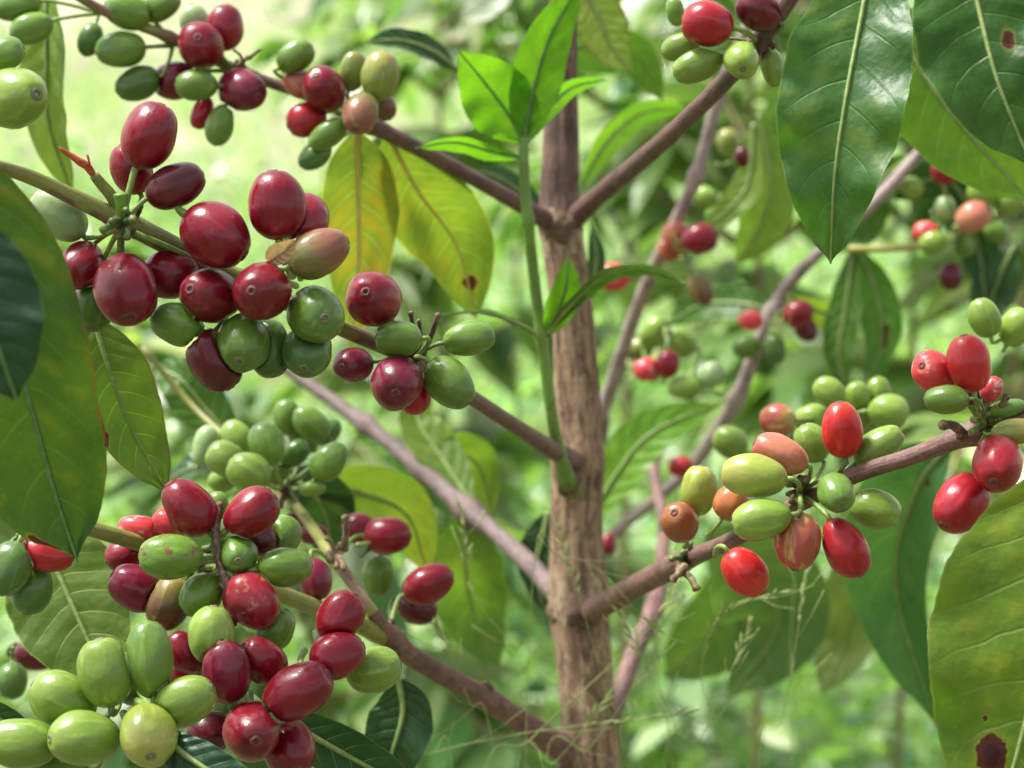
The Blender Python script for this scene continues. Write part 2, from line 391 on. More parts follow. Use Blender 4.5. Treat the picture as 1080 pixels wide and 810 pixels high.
# ---------------------------------------------------------------- a coffee cherry
cherry_n = 0
BODIES = []
def cherry(x, y, w, l, ang, t, d, colr, label, node, group=None, dent=0., navel=True, stalk=True, plan=False):
    """w, l across and along in the photograph; ang = picture angle of the navel end; t tilts the navel end to (+1) or from (-1) us"""
    global cherry_n; cherry_n += 1; k = cherry_n; r = random.Random(k*13)
    w *= 1.05; l *= 1.04; Wm = w/2*d/FPX
    ratio = 1.24 if t == 0 else 1.27
    if t == 0: Lm = l/2*d/FPX; tau = r.uniform(-.15, .15)
    else:
        Lm = Wm*ratio; Lm = max(Lm, l/2*d/FPX*1.02); lp = l/2*d/FPX
        c2 = max(0., min(1., (lp*lp-Wm*Wm)/(Lm*Lm-Wm*Wm))); tau = math.acos(math.sqrt(c2))*t
    a = rad(ang); inpl = XV*math.cos(a)+UPV*math.sin(a)
    ctr = P(x, y, d); tocam = (CAM-ctr).normalized()
    inpl = (inpl-tocam*inpl.dot(tocam)).normalized()
    Z = (inpl*math.cos(tau)+tocam*math.sin(tau)).normalized()
    X = Z.orthogonal().normalized(); X = Matrix.Rotation(r.uniform(0, 6.28), 3, Z) @ X; Y = Z.cross(X)
    M = Matrix((X, Y, Z)).transposed().to_4x4(); M.translation = ctr
    if plan: BODIES.append((ctr, Z, Wm, Lm)); return
    def reach(Zb, Wb, Lb, n_):
        c = n_.dot(Zb); return 1/math.sqrt(c*c/(Lb*Lb)+max(0, 1-c*c)/(Wb*Wb))
    near = []
    for (c2, Z2, W2, L2) in BODIES:
        dv = c2-ctr; ds = dv.length
        if ds < 1e-5 or ds > Lm+L2: continue
        n_ = dv/ds; r1, r2 = reach(Z, Wm, Lm, n_), reach(Z2, W2, L2, n_)
        if r1+r2 > ds*.99: near.append((M.to_3x3().transposed() @ n_, ds*r1/(r1+r2)*.992))
    far = d > .66
    nr, ns = (15, 20) if far else (27, 36)
    if w < 30: nr, ns = 11, 14
    pts = []; uvs = []; sq = r.uniform(.86, .97); as_ = r.uniform(-.07, .07); el = r.uniform(.93, .98); sd = r.uniform(0, 50)
    for i in range(nr):
        th = math.pi*i/(nr-1); z = -math.cos(th)
        rr = math.sin(th)**sq if 0 < i < nr-1 else 0
        rr *= 1+as_*z
        # small flat dimple at the navel, taper at the stalk
        zz = z*Lm
        if z > .93: zz -= (z-.93)/.07*.05*Lm
        for j in range(ns):
            ph = 2*math.pi*j/ns
            q = 1+.085*mnoise.noise(Vector((math.cos(ph)*1.1+sd, math.sin(ph)*1.1, z*1.1)))+.014*mnoise.noise(Vector((math.cos(ph)*3+sd, math.sin(ph)*3, z*2.5))) - .018*math.exp(-(math.sin(ph)/.16)**2)*(1-z*z)
            if dent: q -= dent*math.exp(-(((math.cos(ph)-.6)**2+math.sin(ph)**2+(z-.1)**2)/.12)); q -= dent*.5*abs(mnoise.noise(Vector((math.cos(ph)*2.5+sd, math.sin(ph)*2.5, z*1.2))))
            pts.append(Vector((Wm*rr*q*math.cos(ph), Wm*rr*q*math.sin(ph)*el, zz))); uvs.append((j/ns, i/(nr-1)))
    for a_, p in enumerate(pts):
        for (n_, s_) in near:
            e = p.dot(n_)-s_
            if e > -.0004: p = p-n_*(e+.0004 if e > 0 else (e+.0004)**2/.0008)
        pts[a_] = p
    mb = MB(); mb.grid(pts, uvs, nr, ns, closed=True)
    o = mb.build('coffee_cherry', CM[colr], None, (0, 0, 0)); o.matrix_world = M
    o.location = ctr; o.rotation_euler = M.to_euler()
    tag(o, label, 'coffee cherry', group)
    green = colr in ('grn', 'dgrn', 'lime', 'yell', 'oliv', 'gbrn', 'pale')
    if navel and w > 27:
        s = Wm*r.uniform(1.15, 1.5); zt = Lm*.95
        pf = [(0, -.035), (.035, -.02), (.055, .012), (.085, .040), (.115, .038), (.14, .012), (.19, -.01), (.20, -.06)]
        pts = []; uv = []; K = 16
        for i, (rr, zz) in enumerate(pf):
            for j in range(K):
                ph = 2*math.pi*j/K; q = 1+.15*mnoise.noise(Vector((math.cos(ph)*2+sd, math.sin(ph)*2, rr*9)))
                pts.append(Vector((rr*s*q*math.cos(ph), rr*s*q*math.sin(ph), zt+(zz*q-(rr*rr)*.42)*s))); uv.append((j/K, i/8))
        nb = MB(); nb.grid(pts, uv, len(pf), K, closed=True)
        for fi in range(len(nb.f)): nb.mi[fi] = 1 if fi < K*2 else 0
        n_ = nb.build('navel', [M_NAVELG if green else M_NAVEL, M_PIT], None, (0, 0, 0)); n_.parent = o; n_.location = (0, 0, 0)
    if stalk and w > 24:
        Mi = M.inverted(); base = Vector((0, 0, -Lm*.96)); nd = Mi @ P(*node)
        if nd.length < Lm*1.02: nd = Vector((0, 0, -Lm*1.25))
        dist = (nd-base).length
        if dist > .019: nd = base+(nd-base)*(.019/dist); dist = .019
        c1 = base+Vector((0, 0, -dist*.22))
        C = [Vector(q) for q in spline([base+Vector((0, 0, Lm*.1)), base, (base+c1)/2, (c1+nd)/2, nd], 10)]
        sb = MB(); r0 = Wm*.135
        tube(sb, C, [r0*(1.35, 1.3, 1.05, .95, .9, .85, .85, .9, 1., 1.15)[i] for i in range(10)], 8)
        s_ = sb.build('stalk', M_STALK if r.random() < .7 else M_DSTALK, None, (0, 0, 0)); s_.parent = o; s_.location = (0, 0, 0)
    return o

# ================================================================ THE SETTING
def ground_h(x, y):
    h = 0.
    if y > 9: h += (y-9)*.075 if y < 40 else 31*.075 + (y-40)*.17
    h += .03*mnoise.noise(Vector((x*.9, y*.9, 0)))+.15*mnoise.noise(Vector((x*.12, y*.12, 5)))*min(1, max(0, y-3)/10)
    if y > 30: h += 1.5*mnoise.noise(Vector((x*.03, y*.03, 9)))*min(1, (y-30)/30)
    return h
def build_ground():
    ys = list(np.linspace(-60, -4, 12))+list(np.linspace(-3, 14, 70))+list(np.linspace(14.5, 60, 60))+list(np.linspace(64, 420, 50))
    xs = [-260, -180, -120, -80, -55]+list(np.linspace(-40, -7, 22))+list(np.linspace(-6.5, 6.5, 60))+list(np.linspace(7, 40, 22))+[55, 80, 120, 180, 260]
    pts = [Vector((x, y, ground_h(x, y))) for y in ys for x in xs]; uvs = [(p.x, p.y) for p in pts]
    mb = MB(); mb.grid(pts, uvs, len(ys), len(xs))
    s = NT('meadow_ground'); t = s.n('ShaderNodeTexCoord'); o = t.outputs['Object']
    f1 = s.noise(o, .35, 4, .6); f2 = s.noise(o, 2.2, 5, .65); f3 = s.noise(o, 14, 5, .7); f4 = s.noise(o, .12, 3)
    col = s.mix(s.map(f1, .38, .6), (.38, .37, .22), (.52, .48, .34))
    col = s.mix(s.map(f2, .45, .65, 0, .55), col, (.32, .35, .18))
    col = s.mix(s.map(f3, .5, .7, 0, .5), col, (.46, .45, .29))
    col = s.mix(s.map(f4, .5, .62, 0, .5), col, (.30, .42, .14))
    # bare dark soil and leaf litter under the coffee trees, grazed meadow beyond them
    sp = s.n('ShaderNodeSeparateXYZ'); s.l(o, sp.inputs[0])
    soil = s.mix(s.map(f3, .4, .65), (.10, .08, .045), (.22, .24, .10))
    col = s.mix(s.map(s.math('ADD', sp.outputs[1], s.math('MULTIPLY', f1, 3.)), 5.5, 9.), soil, col)
    p = s.principled(Base_Color=col, Roughness=.9, Normal=s.bump(s.math('ADD', f3, f2), 1., .08))
    s.l(p.outputs[0], s.out.inputs[0])
    o = mb.build('ground', s.mat); tag(o, kind='structure')
build_ground()

def fast_leaves(name, mats, pos, dirs, ups, L, W, rnd, parent=None, droop=.25, matidx=None):
    """many small leaves in one mesh, each 4x2 faces; numpy"""
    n = len(pos); us = np.array([0, .18, .42, .68, .88, 1.]); ws = np.array([.04, .66, 1., .78, .34, .02]); vs = np.array([-1, 0, 1.])
    D = dirs/np.linalg.norm(dirs, axis=1, keepdims=True); S = np.cross(D, ups); S /= np.linalg.norm(S, axis=1, keepdims=True)+1e-9
    N = np.cross(S, D)
    nu = len(us)
    V = np.zeros((n, nu, 3, 3))
    for i, u in enumerate(us):
        c = pos + D*(u*L)[:, None] - np.array([0, 0, 1.])*(droop*L*u*u)[:, None]
        for j, v in enumerate(vs):
            V[:, i, j] = c + S*(v*ws[i]*W/2)[:, None] + N*(abs(v)*ws[i]*W*.12)[:, None]
    V = V.reshape(-1, 3)
    f = []
    for i in range(nu-1):
        for j in range(2):
            f.append([i*3+j, i*3+j+1, (i+1)*3+j+1, (i+1)*3+j])
    f = np.array(f); F = (f[None]+(np.arange(n)*nu*3)[:, None, None]).reshape(-1, 4)
    me = bpy.data.meshes.new(name)
    me.vertices.add(len(V)); me.vertices.foreach_set('co', V.ravel())
    me.loops.add(F.size); me.loops.foreach_set('vertex_index', F.ravel().astype(np.int32))
    me.polygons.add(len(F)); me.polygons.foreach_set('loop_start', np.arange(0, F.size, 4, dtype=np.int32))
    me.polygons.foreach_set('use_smooth', np.ones(len(F), bool))
    if matidx is not None: me.polygons.foreach_set('material_index', np.repeat(matidx, len(f)).astype(np.int32))
    uv1 = np.array([[us[k//3], (vs[k % 3]+1)/2] for k in range(nu*3)])
    uvl = me.uv_layers.new(name='UVMap'); uvl.data.foreach_set('uv', np.tile(uv1[f.ravel()], (n, 1)).ravel())
    ca = me.color_attributes.new('tint', 'FLOAT_COLOR', 'POINT')
    cc = np.repeat(np.column_stack([rnd, np.ones(n)]), nu*3, axis=0); ca.data.foreach_set('color', cc.ravel())
    me.update(calc_edges=True); me.validate()
    for m in mats: me.materials.append(m)
    return link(name, me, parent)
NR = np.random.default_rng(5)
F_WEED = leaf_mat((.17, .36, .085), (.27, .47, .15), (.54, .60, .36), 0, gloss=.11, trans=.45, tint=True, vs=.2, vein=(.3, .42, .12))
F_WEED2 = leaf_mat((.08, .22, .07), (.14, .30, .11), (.34, .48, .22), 0, gloss=.1, trans=.35, tint=True, vs=.2, vein=(.2, .32, .1))
F_BUSH = leaf_mat((.065, .17, .045), (.13, .27, .07), (.38, .46, .17), 0, gloss=.16, trans=.42, tint=True, vs=.35)

def weeds():
    pos = []; dirs = []; L = []; W = []; mi = []; rn = []
    def clump(x, y, k, h, ll):
        z0 = ground_h(x, y); hue = R.random(); m = 0 if R.random() < .62 else 1
        for q in range(k):
            a = R.uniform(0, 6.28); rr = R.uniform(0, .13)*(ll/.06)
            zz = z0 + h*R.random()**.7
            pos.append((x+rr*math.cos(a), y+rr*math.sin(a), zz))
            dirs.append((math.cos(a), math.sin(a), R.uniform(-.1, .9)))
            l = ll*R.uniform(.6, 1.3); L.append(l); W.append(l*R.uniform(.35, .62)); mi.append(m if R.random() < .8 else 1-m)
            rn.append((min(1, max(0, R.gauss(.35+.3*(hue-.5), .3))), R.random(), R.random()))
    for _ in range(2700):
        y = 1.75+R.random()**1.2*8; hw = .27*y+.35; x = R.uniform(-hw, hw)
        if x < -.1 and y < 2.4: continue
        clump(x, y, R.randint(7, 16), R.uniform(.06, .34)*(1.15 if y < 4 else .8), R.uniform(.035, .075))
    for _ in range(900):
        y = 9+R.random()*16; hw = .27*y+.8; x = R.uniform(-hw, hw)
        if x < -.0*y and R.random() < .85: continue
        clump(x, y, 9, R.uniform(.1, .35), R.uniform(.08, .16))
    a = lambda z: np.array(z, float)
    n = len(pos)
    o = fast_leaves('undergrowth', [F_WEED, F_WEED2], a(pos), a(dirs), NR.normal(0, .4, (n, 3))+[0, 0, 1], a(L), a(W), a(rn), droop=.3, matidx=a(mi))
    tag(o, 'bright green leafy weeds covering the ground under the coffee trees', 'undergrowth', kind='stuff')
    # grass blades
    pos = []; dirs = []; L = []; W = []; rn = []
    for _ in range(2600):
        y = 1.8+R.random()**1.1*12; hw = .27*y+.3; x = R.uniform(-hw, hw)
        for q in range(9):
            a_ = R.uniform(0, 6.28); rr = R.uniform(0, .07)
            xx, yy = x+rr*math.cos(a_), y+rr*math.sin(a_)
            pos.append((xx, yy, ground_h(xx, yy)-.01)); dirs.append((math.cos(a_)*.4, math.sin(a_)*.4, 1)); L.append(R.uniform(.15, .5)); W.append(R.uniform(.004, .010))
            rn.append((R.random()*.9, R.random(), R.random()))
    o = fast_leaves('grass', [F_WEED], a(pos), a(dirs), NR.normal(0, 1, (len(pos), 3))+[0, .3, 0], a(L), a(W), a(rn), droop=.45)
    tag(o, 'thin bright grass blades growing among the weeds on the slope', 'grass', kind='stuff')
weeds()

def bush(x, y, h, label, nb=16, leaf_l=.115, spread=.5, base=.25, yel=.25, seed=1, step=1, cherries=0, group='coffee bushes growing behind the main tree', cat='coffee bush', mats=None):
    r = random.Random(seed); g = ground_h(x, y); root = empty('coffee_bush', (x, y, g)); tag(root, label, cat, group)
    mb = MB(); top = Vector((x+r.uniform(-.06, .06), y, g+h))
    C = [Vector(q) for q in spline([Vector((x, y, g-.02)), Vector((x+r.uniform(-.03, .03), y, g+h*.5)), top], 16)]
    tube(mb, C, [.003*(1-.7*i/15)+.002 for i in range(16)], 8, ridge=.1)
    pos = []; dirs = []; L = []; W = []; rn = []; ups = []
    for b in range(nb):
        t = base+(1-base)*(b+.5)/nb; i = min(15, int(t*15)); s0 = C[i]
        a = b*2.4+r.uniform(-.4, .4); ln = spread*(1.05-.55*t)*r.uniform(.7, 1.2)
        e = s0+Vector((math.cos(a)*ln, math.sin(a)*ln, ln*r.uniform(.1, .5))); m = (s0+e)/2+Vector((0, 0, ln*.12))
        B = [Vector(q) for q in spline([s0, m, e+Vector((0, 0, -ln*.12))], 12)]
        tube(mb, B, [.005*(1-.7*k/11)+.001 for k in range(12)], 6)
        for k in [q/2 for q in range(4, 23)]:
            k = int(k)
            if r.random() < .22: continue
            for sgn in (-1, 1):
                T = (B[k]-B[k-1]).normalized(); S = T.cross(Vector((0, 0, 1))).normalized()
                d_ = S*sgn*r.uniform(.5, 1)+T*r.uniform(.3, .9)+Vector((0, 0, r.uniform(-.6, .35)))
                pos.append(tuple(B[k])); dirs.append(tuple(d_)); l = leaf_l*r.uniform(.6, 1.25); L.append(l); W.append(l*r.uniform(.34, .46))
                rn.append((max(0, min(1, r.gauss(yel, .25))), r.random(), r.random())); ups.append((r.gauss(0, .5), r.gauss(0, .5), 1))
    mb.build('trunk', M_BRMIX, root)
    a = lambda z: np.array(z, float)-0
    org = np.array(ORG[root.name])
    o = fast_leaves('foliage', [F_BUSH], a(pos)-org, a(dirs), a(ups), a(L), a(W), a(rn), parent=root, droop=.35)
    return root
def px2xy(px, d): return (px-540)/FPX*d
for k, (px, y, h, nb, sp, lab) in enumerate([
    (465, 3.0, 1.30, 17, .34, 'small bushy coffee plant far behind the gap between yellow leaves and trunk top'),
    (655, 2.5, 1.60, 20, .42, 'leafy coffee plant just to the right of and behind the main trunk'),
    (800, 2.15, 1.45, 18, .42, 'leafy coffee plant seen between the mauve bare branches'),
    (960, 2.4, 1.60, 20, .48, 'tall leafy coffee plant behind the gap between the two big drooping leaves'),
    (1085, 1.9, 1.30, 18, .42, 'dark leafy coffee plant at the right edge behind the red and green cherries'),
    (545, 4.4, 1.75, 20, .55, 'distant leafy coffee plant just left of and behind the main trunk'),
    (55, 2.6, .95, 14, .40, 'low leafy coffee plant at the lower left behind the drooping leaves'),
    (330, 2.3, .78, 12, .33, 'low leafy coffee plant behind the middle cluster of small green cherries'),
    (900, 4.0, 1.75, 20, .6, 'farther leafy coffee plant behind the right-hand cherry cluster'),
    (730, 5.0, 1.7, 20, .6, 'farthest leafy coffee plant right of the main trunk'),
    ]):
    bush(px2xy(px, y), y, h, lab, nb=int(nb*(.75 if px > 600 else .95)), spread=sp, seed=k+11, leaf_l=.085 if px > 560 else .11, step=1, yel=.35 if k % 2 else .55, base=.56 if px > 500 else .3)
def far_tree(x, y, h, w, label, seed):
    r = random.Random(seed); g = ground_h(x, y); root = empty('tree', (x, y, g)); tag(root, label, 'tree', 'distant trees on the slope')
    mb = MB(); C = [Vector((x, y, g-.1)), Vector((x+.1, y, g+h*.4)), Vector((x, y, g+h*.8))]
    tube(mb, [Vector(q) for q in spline(C, 10)], [.16*(1-.08*i) for i in range(10)], 8)
    for k in range(7):
        a = k*2.4; z = g+h*(.35+.07*k); tube(mb, [Vector(q) for q in spline([Vector((x, y, z)), Vector((x+math.cos(a)*w*.3, y+math.sin(a)*w*.3, z+h*.15))], 6)], [.06]*6, 6)
    mb.build('trunk', M_TRUNK, root)
    n = 2600; pos = []; dirs = []
    cl = [Vector((r.uniform(-1, 1)*w*.36, r.uniform(-1, 1)*w*.36, h*r.uniform(.42, .9))) for _ in range(16)]
    for k in range(n):
        c = cl[k % 16]; q = Vector((r.gauss(0, 1), r.gauss(0, 1), r.gauss(0, .8))).normalized()*w*.19*r.uniform(.6, 1.1)
        pos.append(tuple(c+q+Vector((0, 0, 0)))); dirs.append(tuple(q))
    a = lambda z: np.array(z, float)
    org = a(ORG[root.name])*0
    fast_leaves('foliage', [F_WEED2], a(pos), a(dirs), NR.normal(0, .6, (n, 3))+[0, 0, 1], np.full(n, .32), np.full(n, .17), NR.random((n, 3)), parent=root)
far_tree(-1.95, 22, 3.4, 1.7, 'small dark tree far up the pale meadow slope', 3)
far_tree(-8.3, 36, 4, 3.2, 'far round tree at the upper left on the meadow', 4)
far_tree(-.4, 17, 2.6, 2.4, 'far bushy tree above the glossy leaf beside the trunk', 5)

# ================================================================ THE MAIN COFFEE TREE
TD = .80
base_pt = P(626, 830, TD); base_pt = Vector((base_pt.x+.004, base_pt.y, 0))
tree = empty('coffee_tree', (base_pt.x, base_pt.y, ground_h(base_pt.x, base_pt.y)))
tag(tree, 'sharpest coffee tree with ribbed brown trunk, bare branches and one green shoot', 'coffee tree')
def stem(name, parent, pts, mat, seg=14, n=60, wob=.06, ridge=0., nodes=(), wsc=60., seed=0., stuff=None):
    """pts: (x, y, depth, width px)"""
    S = spline(pts, n); C = []; rr = []
    for s in S:
        p = P(s[0], s[1], s[2]); C.append(p); r = s[3]/2*s[2]/FPX
        for (nx, ny, amp) in nodes:
            r *= 1+amp*math.exp(-(((s[0]-nx)**2+(s[1]-ny)**2)/(s[3]*.55)**2))
        rr.append(r)
    mb = MB(); tube(mb, C, rr, seg, wob=wob, ridge=ridge, wsc=wsc, seed=seed); return mb.build(name, mat, parent, None if parent else C[0])
# trunk down to the soil
S = spline([(594, -60, .80, 26), (593, 40, .80, 30), (591, 150, .80, 37), (590, 235, .80, 46), (603, 330, .80, 45), (609, 450, .80, 50), (608, 560, .80, 54), (612, 640, .80, 62), (619, 720, .80, 60), (626, 830, .80, 62)], 150)
C = [P(*s[:3]) for s in S]; rr = [s[3]/2*s[2]/FPX*(1+.16*math.exp(-((s[1]-232)/14)**2)+.10*math.exp(-((s[1]-485)/16)**2)) for s in S]
e = C[-1]; k = 40
for i in range(1, k+1):
    C.append(e.lerp(Vector((base_pt.x, base_pt.y, -.03)), i/k)); rr.append(rr[149]*(1+.35*(i/k)**2))
mb = MB(); tube(mb, C, rr, 44, wob=.10, ridge=.10, wsc=38, seed=3.); tro = mb.build('trunk', M_TRUNK, tree)
M_TRTOP = bark_mat('upper_trunk_bark', (.085, .048, .036), (.19, .11, .08), (.26, .18, .13), rough=.8, strength=.9)
M_TRRING = bark_mat('leaf_scar_ring_bark', (.28, .19, .12), (.44, .33, .22), (.50, .40, .29), rough=.85, strength=.8)
tro.data.materials.append(M_TRTOP); tro.data.materials.append(M_TRRING)
for p in tro.data.polygons:
    i = p.index//44; j = p.index % 44
    if i < 50+3*math.sin(j*.9): p.material_index = 1
    elif i < 55+2*math.sin(j*1.3+1) or 112+3*math.sin(j*.7) < i < 117+3*math.sin(j*1.1): p.material_index = 2
brA = stem('branch', tree, [(-30, 168, .53, 14), (30, 186, .545, 16), (90, 214, .552, 19), (150, 243, .558, 23), (215, 277, .567, 23), (290, 312, .577, 20), (360, 346, .59, 18), (430, 378, .605, 16), (500, 421, .66, 16), (560, 460, .73, 17), (604, 487, .79, 24)], M_BRGREEN, nodes=[(128, 235, .35), (262, 300, .25), (435, 380, .3)], seed=1.)
# the dark woody stretch of that branch is bark of its own
me = brA.data; me.materials.append(M_BRDARK); me.materials.append(M_BRMIX)
for p in me.polygons:
    i = p.index//14
    p.material_index = 1 if i > 41 else (2 if i > 36 or 8 < i < 20 and (p.index % 14) in (3, 4, 5, 6, 7) else 0)
brC = stem('branch', tree, [(60, -18, .70, 10), (110, 12, .71, 11), (175, 38, .72, 12), (255, 76, .73, 12), (330, 103, .735, 13), (400, 136, .74, 17), (470, 172, .755, 16), (545, 214, .775, 17), (588, 240, .80, 22)], M_BRDARK, nodes=[(255, 76, .4), (392, 132, .4), (180, 40, .3)], seed=2.)
me = brC.data; me.materials.append(M_BRMIX)
for p in me.polygons:
    if p.index//14 < 22: p.material_index = 1
brM = stem('branch', tree, [(596, 240, .80, 26), (625, 212, .785, 21), (675, 170, .74, 20), (720, 130, .70, 19), (765, 85, .665, 19), (800, 45, .64, 20), (850, -25, .62, 16)], M_BRDARK, nodes=[(800, 45, .3)], seed=5.)
brI = stem('branch', tree, [(240, 345, .97, 11), (300, 386, .96, 13), (390, 452, .93, 16), (445, 497, .91, 17), (492, 537, .89, 20), (545, 582, .86, 20), (598, 638, .82, 26)], M_BRBROWN, nodes=[(385, 448, .55), (445, 497, .2), (495, 540, .6)], wob=.14, ridge=.08, seed=6.)
brH = stem('branch', tree, [(150, 366, .82, 6), (200, 425, .82, 7), (245, 468, .80, 8), (295, 512, .75, 10), (352, 588, .70, 13), (390, 642, .685, 14), (416, 678, .70, 22), (460, 708, .72, 22), (515, 738, .75, 23), (570, 775, .785, 28), (612, 800, .80, 34)], M_BRDARK, nodes=[(350, 584, .35), (412, 676, .4), (515, 738, .2)], seed=7.)
me = brH.data; me.materials.append(M_BRMIX); me.materials.append(M_BRGREEN); me.materials.append(M_BRRED)
for p in me.polygons:
    i = p.index//14; p.material_index = 2 if i < 25 else (1 if i < 31 else 3)
brE = stem('branch', tree, [(20, 535, .585, 15), (95, 557, .59, 17), (160, 577, .60, 17), (240, 603, .62, 17), (310, 632, .645, 18), (370, 655, .675, 18), (414, 676, .70, 18)], M_BRGREEN, nodes=[(205, 590, .35), (395, 668, .2)], seed=8.)
brJ = stem('branch', tree, [(606, 655, .80, 30), (640, 636, .765, 25), (690, 608, .70, 25), (730, 588, .655, 20), (775, 568, .62, 18), (835, 535, .60, 17), (905, 500, .585, 18), (960, 482, .575, 19), (1012, 462, .565, 22), (1060, 448, .56, 20), (1130, 430, .55, 18)], M_BRRED, nodes=[(715, 600, .25), (845, 522, .35), (1030, 455, .4)], seed=9.)
brP = stem('branch', tree, [(620, 830, .82, 24), (645, 755, .83, 20), (668, 690, .85, 19), (690, 640, .87, 18), (700, 560, .93, 13), (690, 490, .97, 12), (712, 455, 1.0, 10)], M_BRRED, nodes=[(684, 640, .35)], seed=10.)
# green shoot with its young leaves
shoot = stem('shoot', tree, [(606, 520, .80, 28), (597, 503, .782, 19), (585, 455, .757, 13), (573, 370, .75, 12.5), (563, 290, .745, 12), (557, 235, .74, 12), (553, 185, .738, 11.5), (552, 145, .737, 10)], M_SHOOT, nodes=[(573, 355, .35), (557, 232, .35)], wob=.03)
def sleaf(parent, mid, w, mat, **k): return leaf('leaf', parent, mid, w, mat, **k)
sleaf(shoot, [(551, 150, .737), (537, 122, .735), (512, 88, .73), (482, 52, .72)], 76, L_BRT, roll=.0, seed=1, midrib=M_RIBD, wave=.09, tip=.14, pr=.0005)
sleaf(shoot, [(553, 148, .737), (562, 100, .732), (580, 40, .725), (616, -26, .715)], 56, L_BRT, roll=-.1, seed=2, midrib=M_RIBD, wave=.07, pr=.0007)
sleaf(shoot, [(556, 150, .738), (574, 118, .745), (604, 92, .755), (640, 84, .77)], 26, L_BRT, roll=.7, seed=3, midrib=M_RIBD, pr=.0006)
sleaf(shoot, [(550, 166, .737), (520, 160, .735), (480, 150, .73), (438, 156, .725)], 30, L_BRT, roll=-.9, seed=4, midrib=M_RIBD, pr=.0006)
sleaf(shoot, [(576, 352, .748), (600, 322, .742), (640, 288, .735), (685, 283, .73), (724, 299, .727)], 25, L_MID, roll=.9, seed=5, midrib=M_RIB, fold=.3, pr=.0009)
sleaf(shoot, [(576, 354, .748), (588, 330, .745), (597, 300, .742), (600, 268, .74)], 34, L_BRT, roll=.3, seed=6, midrib=M_RIBD, tip=.2, pr=.0006)
sleaf(shoot, [(570, 356, .748), (545, 342, .742), (510, 330, .73), (466, 332, .722)], 14, L_MID, roll=1.1, seed=7, midrib=M_RIB, pr=.0009)
# leaves borne by the branches
L_YSPOT = leaf_mat((.13, .22, .035), (.19, .27, .04), (.36, .32, .04), .5, gloss=.4, trans=.5, vein=(.60, .56, .16), vs=.35, spots=((.84, .1, .035, .38),))
sleaf(brC, [(376, 138, .745), (377, 190, .75), (378, 270, .76), (370, 372, .77)], 84, L_YEL, roll=-.2, seed=8, midrib=M_RIBY, pr=.0014, wave=.06)
sleaf(brC, [(408, 140, .745), (440, 200, .76), (482, 260, .78), (502, 336, .79)], 96, L_YSPOT, roll=.15, seed=9, midrib=M_RIBY, pr=.0009, wave=.07, tip=.04)
sleaf(brC, [(395, 145, .76), (402, 165, .77), (405, 185, .78), (402, 208, .79)], 30, L_DK, roll=-.2, seed=10)
sleaf(brC, [(482, 74, .84), (455, 54, .83), (420, 43, .82), (382, 46, .81)], 34, L_DK, roll=.75, seed=11)
sleaf(brI, [(492, 542, .89), (490, 590, .89), (500, 650, .90), (528, 706, .90)], 82, leaf_mat((.10, .20, .035), (.15, .25, .04), (.36, .34, .04), .3, gloss=.35, trans=.45), roll=-.2, seed=12, pr=.001)
sleaf(brI, [(448, 500, .92), (478, 480, .92), (505, 492, .925), (520, 545, .93)], 54, L_OLV, roll=.3, seed=13)
sleaf(brI, [(500, 535, .90), (470, 490, .91), (440, 440, .92), (455, 405, .93)], 50, L_OLV, roll=.4, seed=14)
sleaf(brH, [(330, 515, .80), (380, 520, .81), (430, 545, .82), (452, 612, .83)], 70, leaf_mat((.16, .25, .035), (.22, .30, .045), (.48, .42, .04), .5, gloss=.35, trans=.45), roll=.15, seed=15)
sleaf(brH, [(300, 500, .80), (330, 520, .80), (345, 550, .81), (350, 600, .82)], 70, L_DK, roll=.1, seed=16)
sleaf(brH, [(250, 470, .84), (215, 430, .84), (190, 400, .84), (160, 385, .85)], 60, L_MID, roll=.2, seed=17)
sleaf(brH, [(420, 715, .70), (425, 750, .70), (415, 790, .70), (400, 830, .71)], 72, L_DK, roll=.2, seed=18)
sleaf(brH, [(265, 500, .85), (235, 488, .85), (200, 495, .85), (165, 515, .86)], 50, L_DK, roll=1.0, seed=19)
sleaf(brJ, [(1000, 470, .82), (965, 520, .83), (945, 620, .85), (990, 770, .86)], 110, leaf_mat((.05, .14, .045), (.07, .17, .055), gloss=.36, trans=.45, vein=(.14, .24, .06), spots=((.25, .25, .025, .08),)), roll=.2, seed=20, pr=.0012, fold=.4, side=(1.05, .75))
sleaf(brJ, [(745, 560, 1.02), (795, 600, 1.03), (820, 660, 1.04), (765, 740, 1.05)], 120, leaf_mat((.085, .17, .045), (.11, .20, .055), (.15, .21, .055), .3, gloss=.5, trans=.45), roll=.1, seed=21)
sleaf(brJ, [(905, 560, 1.05), (905, 620, 1.05), (890, 680, 1.06), (865, 735, 1.06)], 74, leaf_mat((.14, .20, .06), (.17, .23, .07), (.20, .23, .06), .3, gloss=.5, trans=.5), roll=.3, seed=22)
sleaf(brJ, [(840, 560, 1.05), (790, 620, 1.06), (740, 680, 1.07), (700, 715, 1.08)], 90, leaf_mat((.09, .18, .045), (.12, .20, .05), gloss=.5, trans=.45), roll=-.3, seed=23)
sleaf(tree, [(616, 560, .93), (650, 500, .93), (690, 455, .93), (765, 424, .94)], 56, leaf_mat((.13, .30, .03), (.17, .34, .035), (.34, .40, .04), .25, gloss=.3, trans=.5), roll=-.3, seed=24, wave=.08)
sleaf(tree, [(578, 540, .87), (572, 570, .87), (566, 600, .87), (575, 650, .87)], 44, L_DK, roll=.2, seed=25)
sleaf(tree, [(610, -20, .86), (630, 15, .86), (642, 45, .86), (668, 78, .86)], 56, leaf_mat((.22, .32, .06), (.28, .36, .08), gloss=.4, trans=.5, edge=1.4), roll=-.2, seed=26)
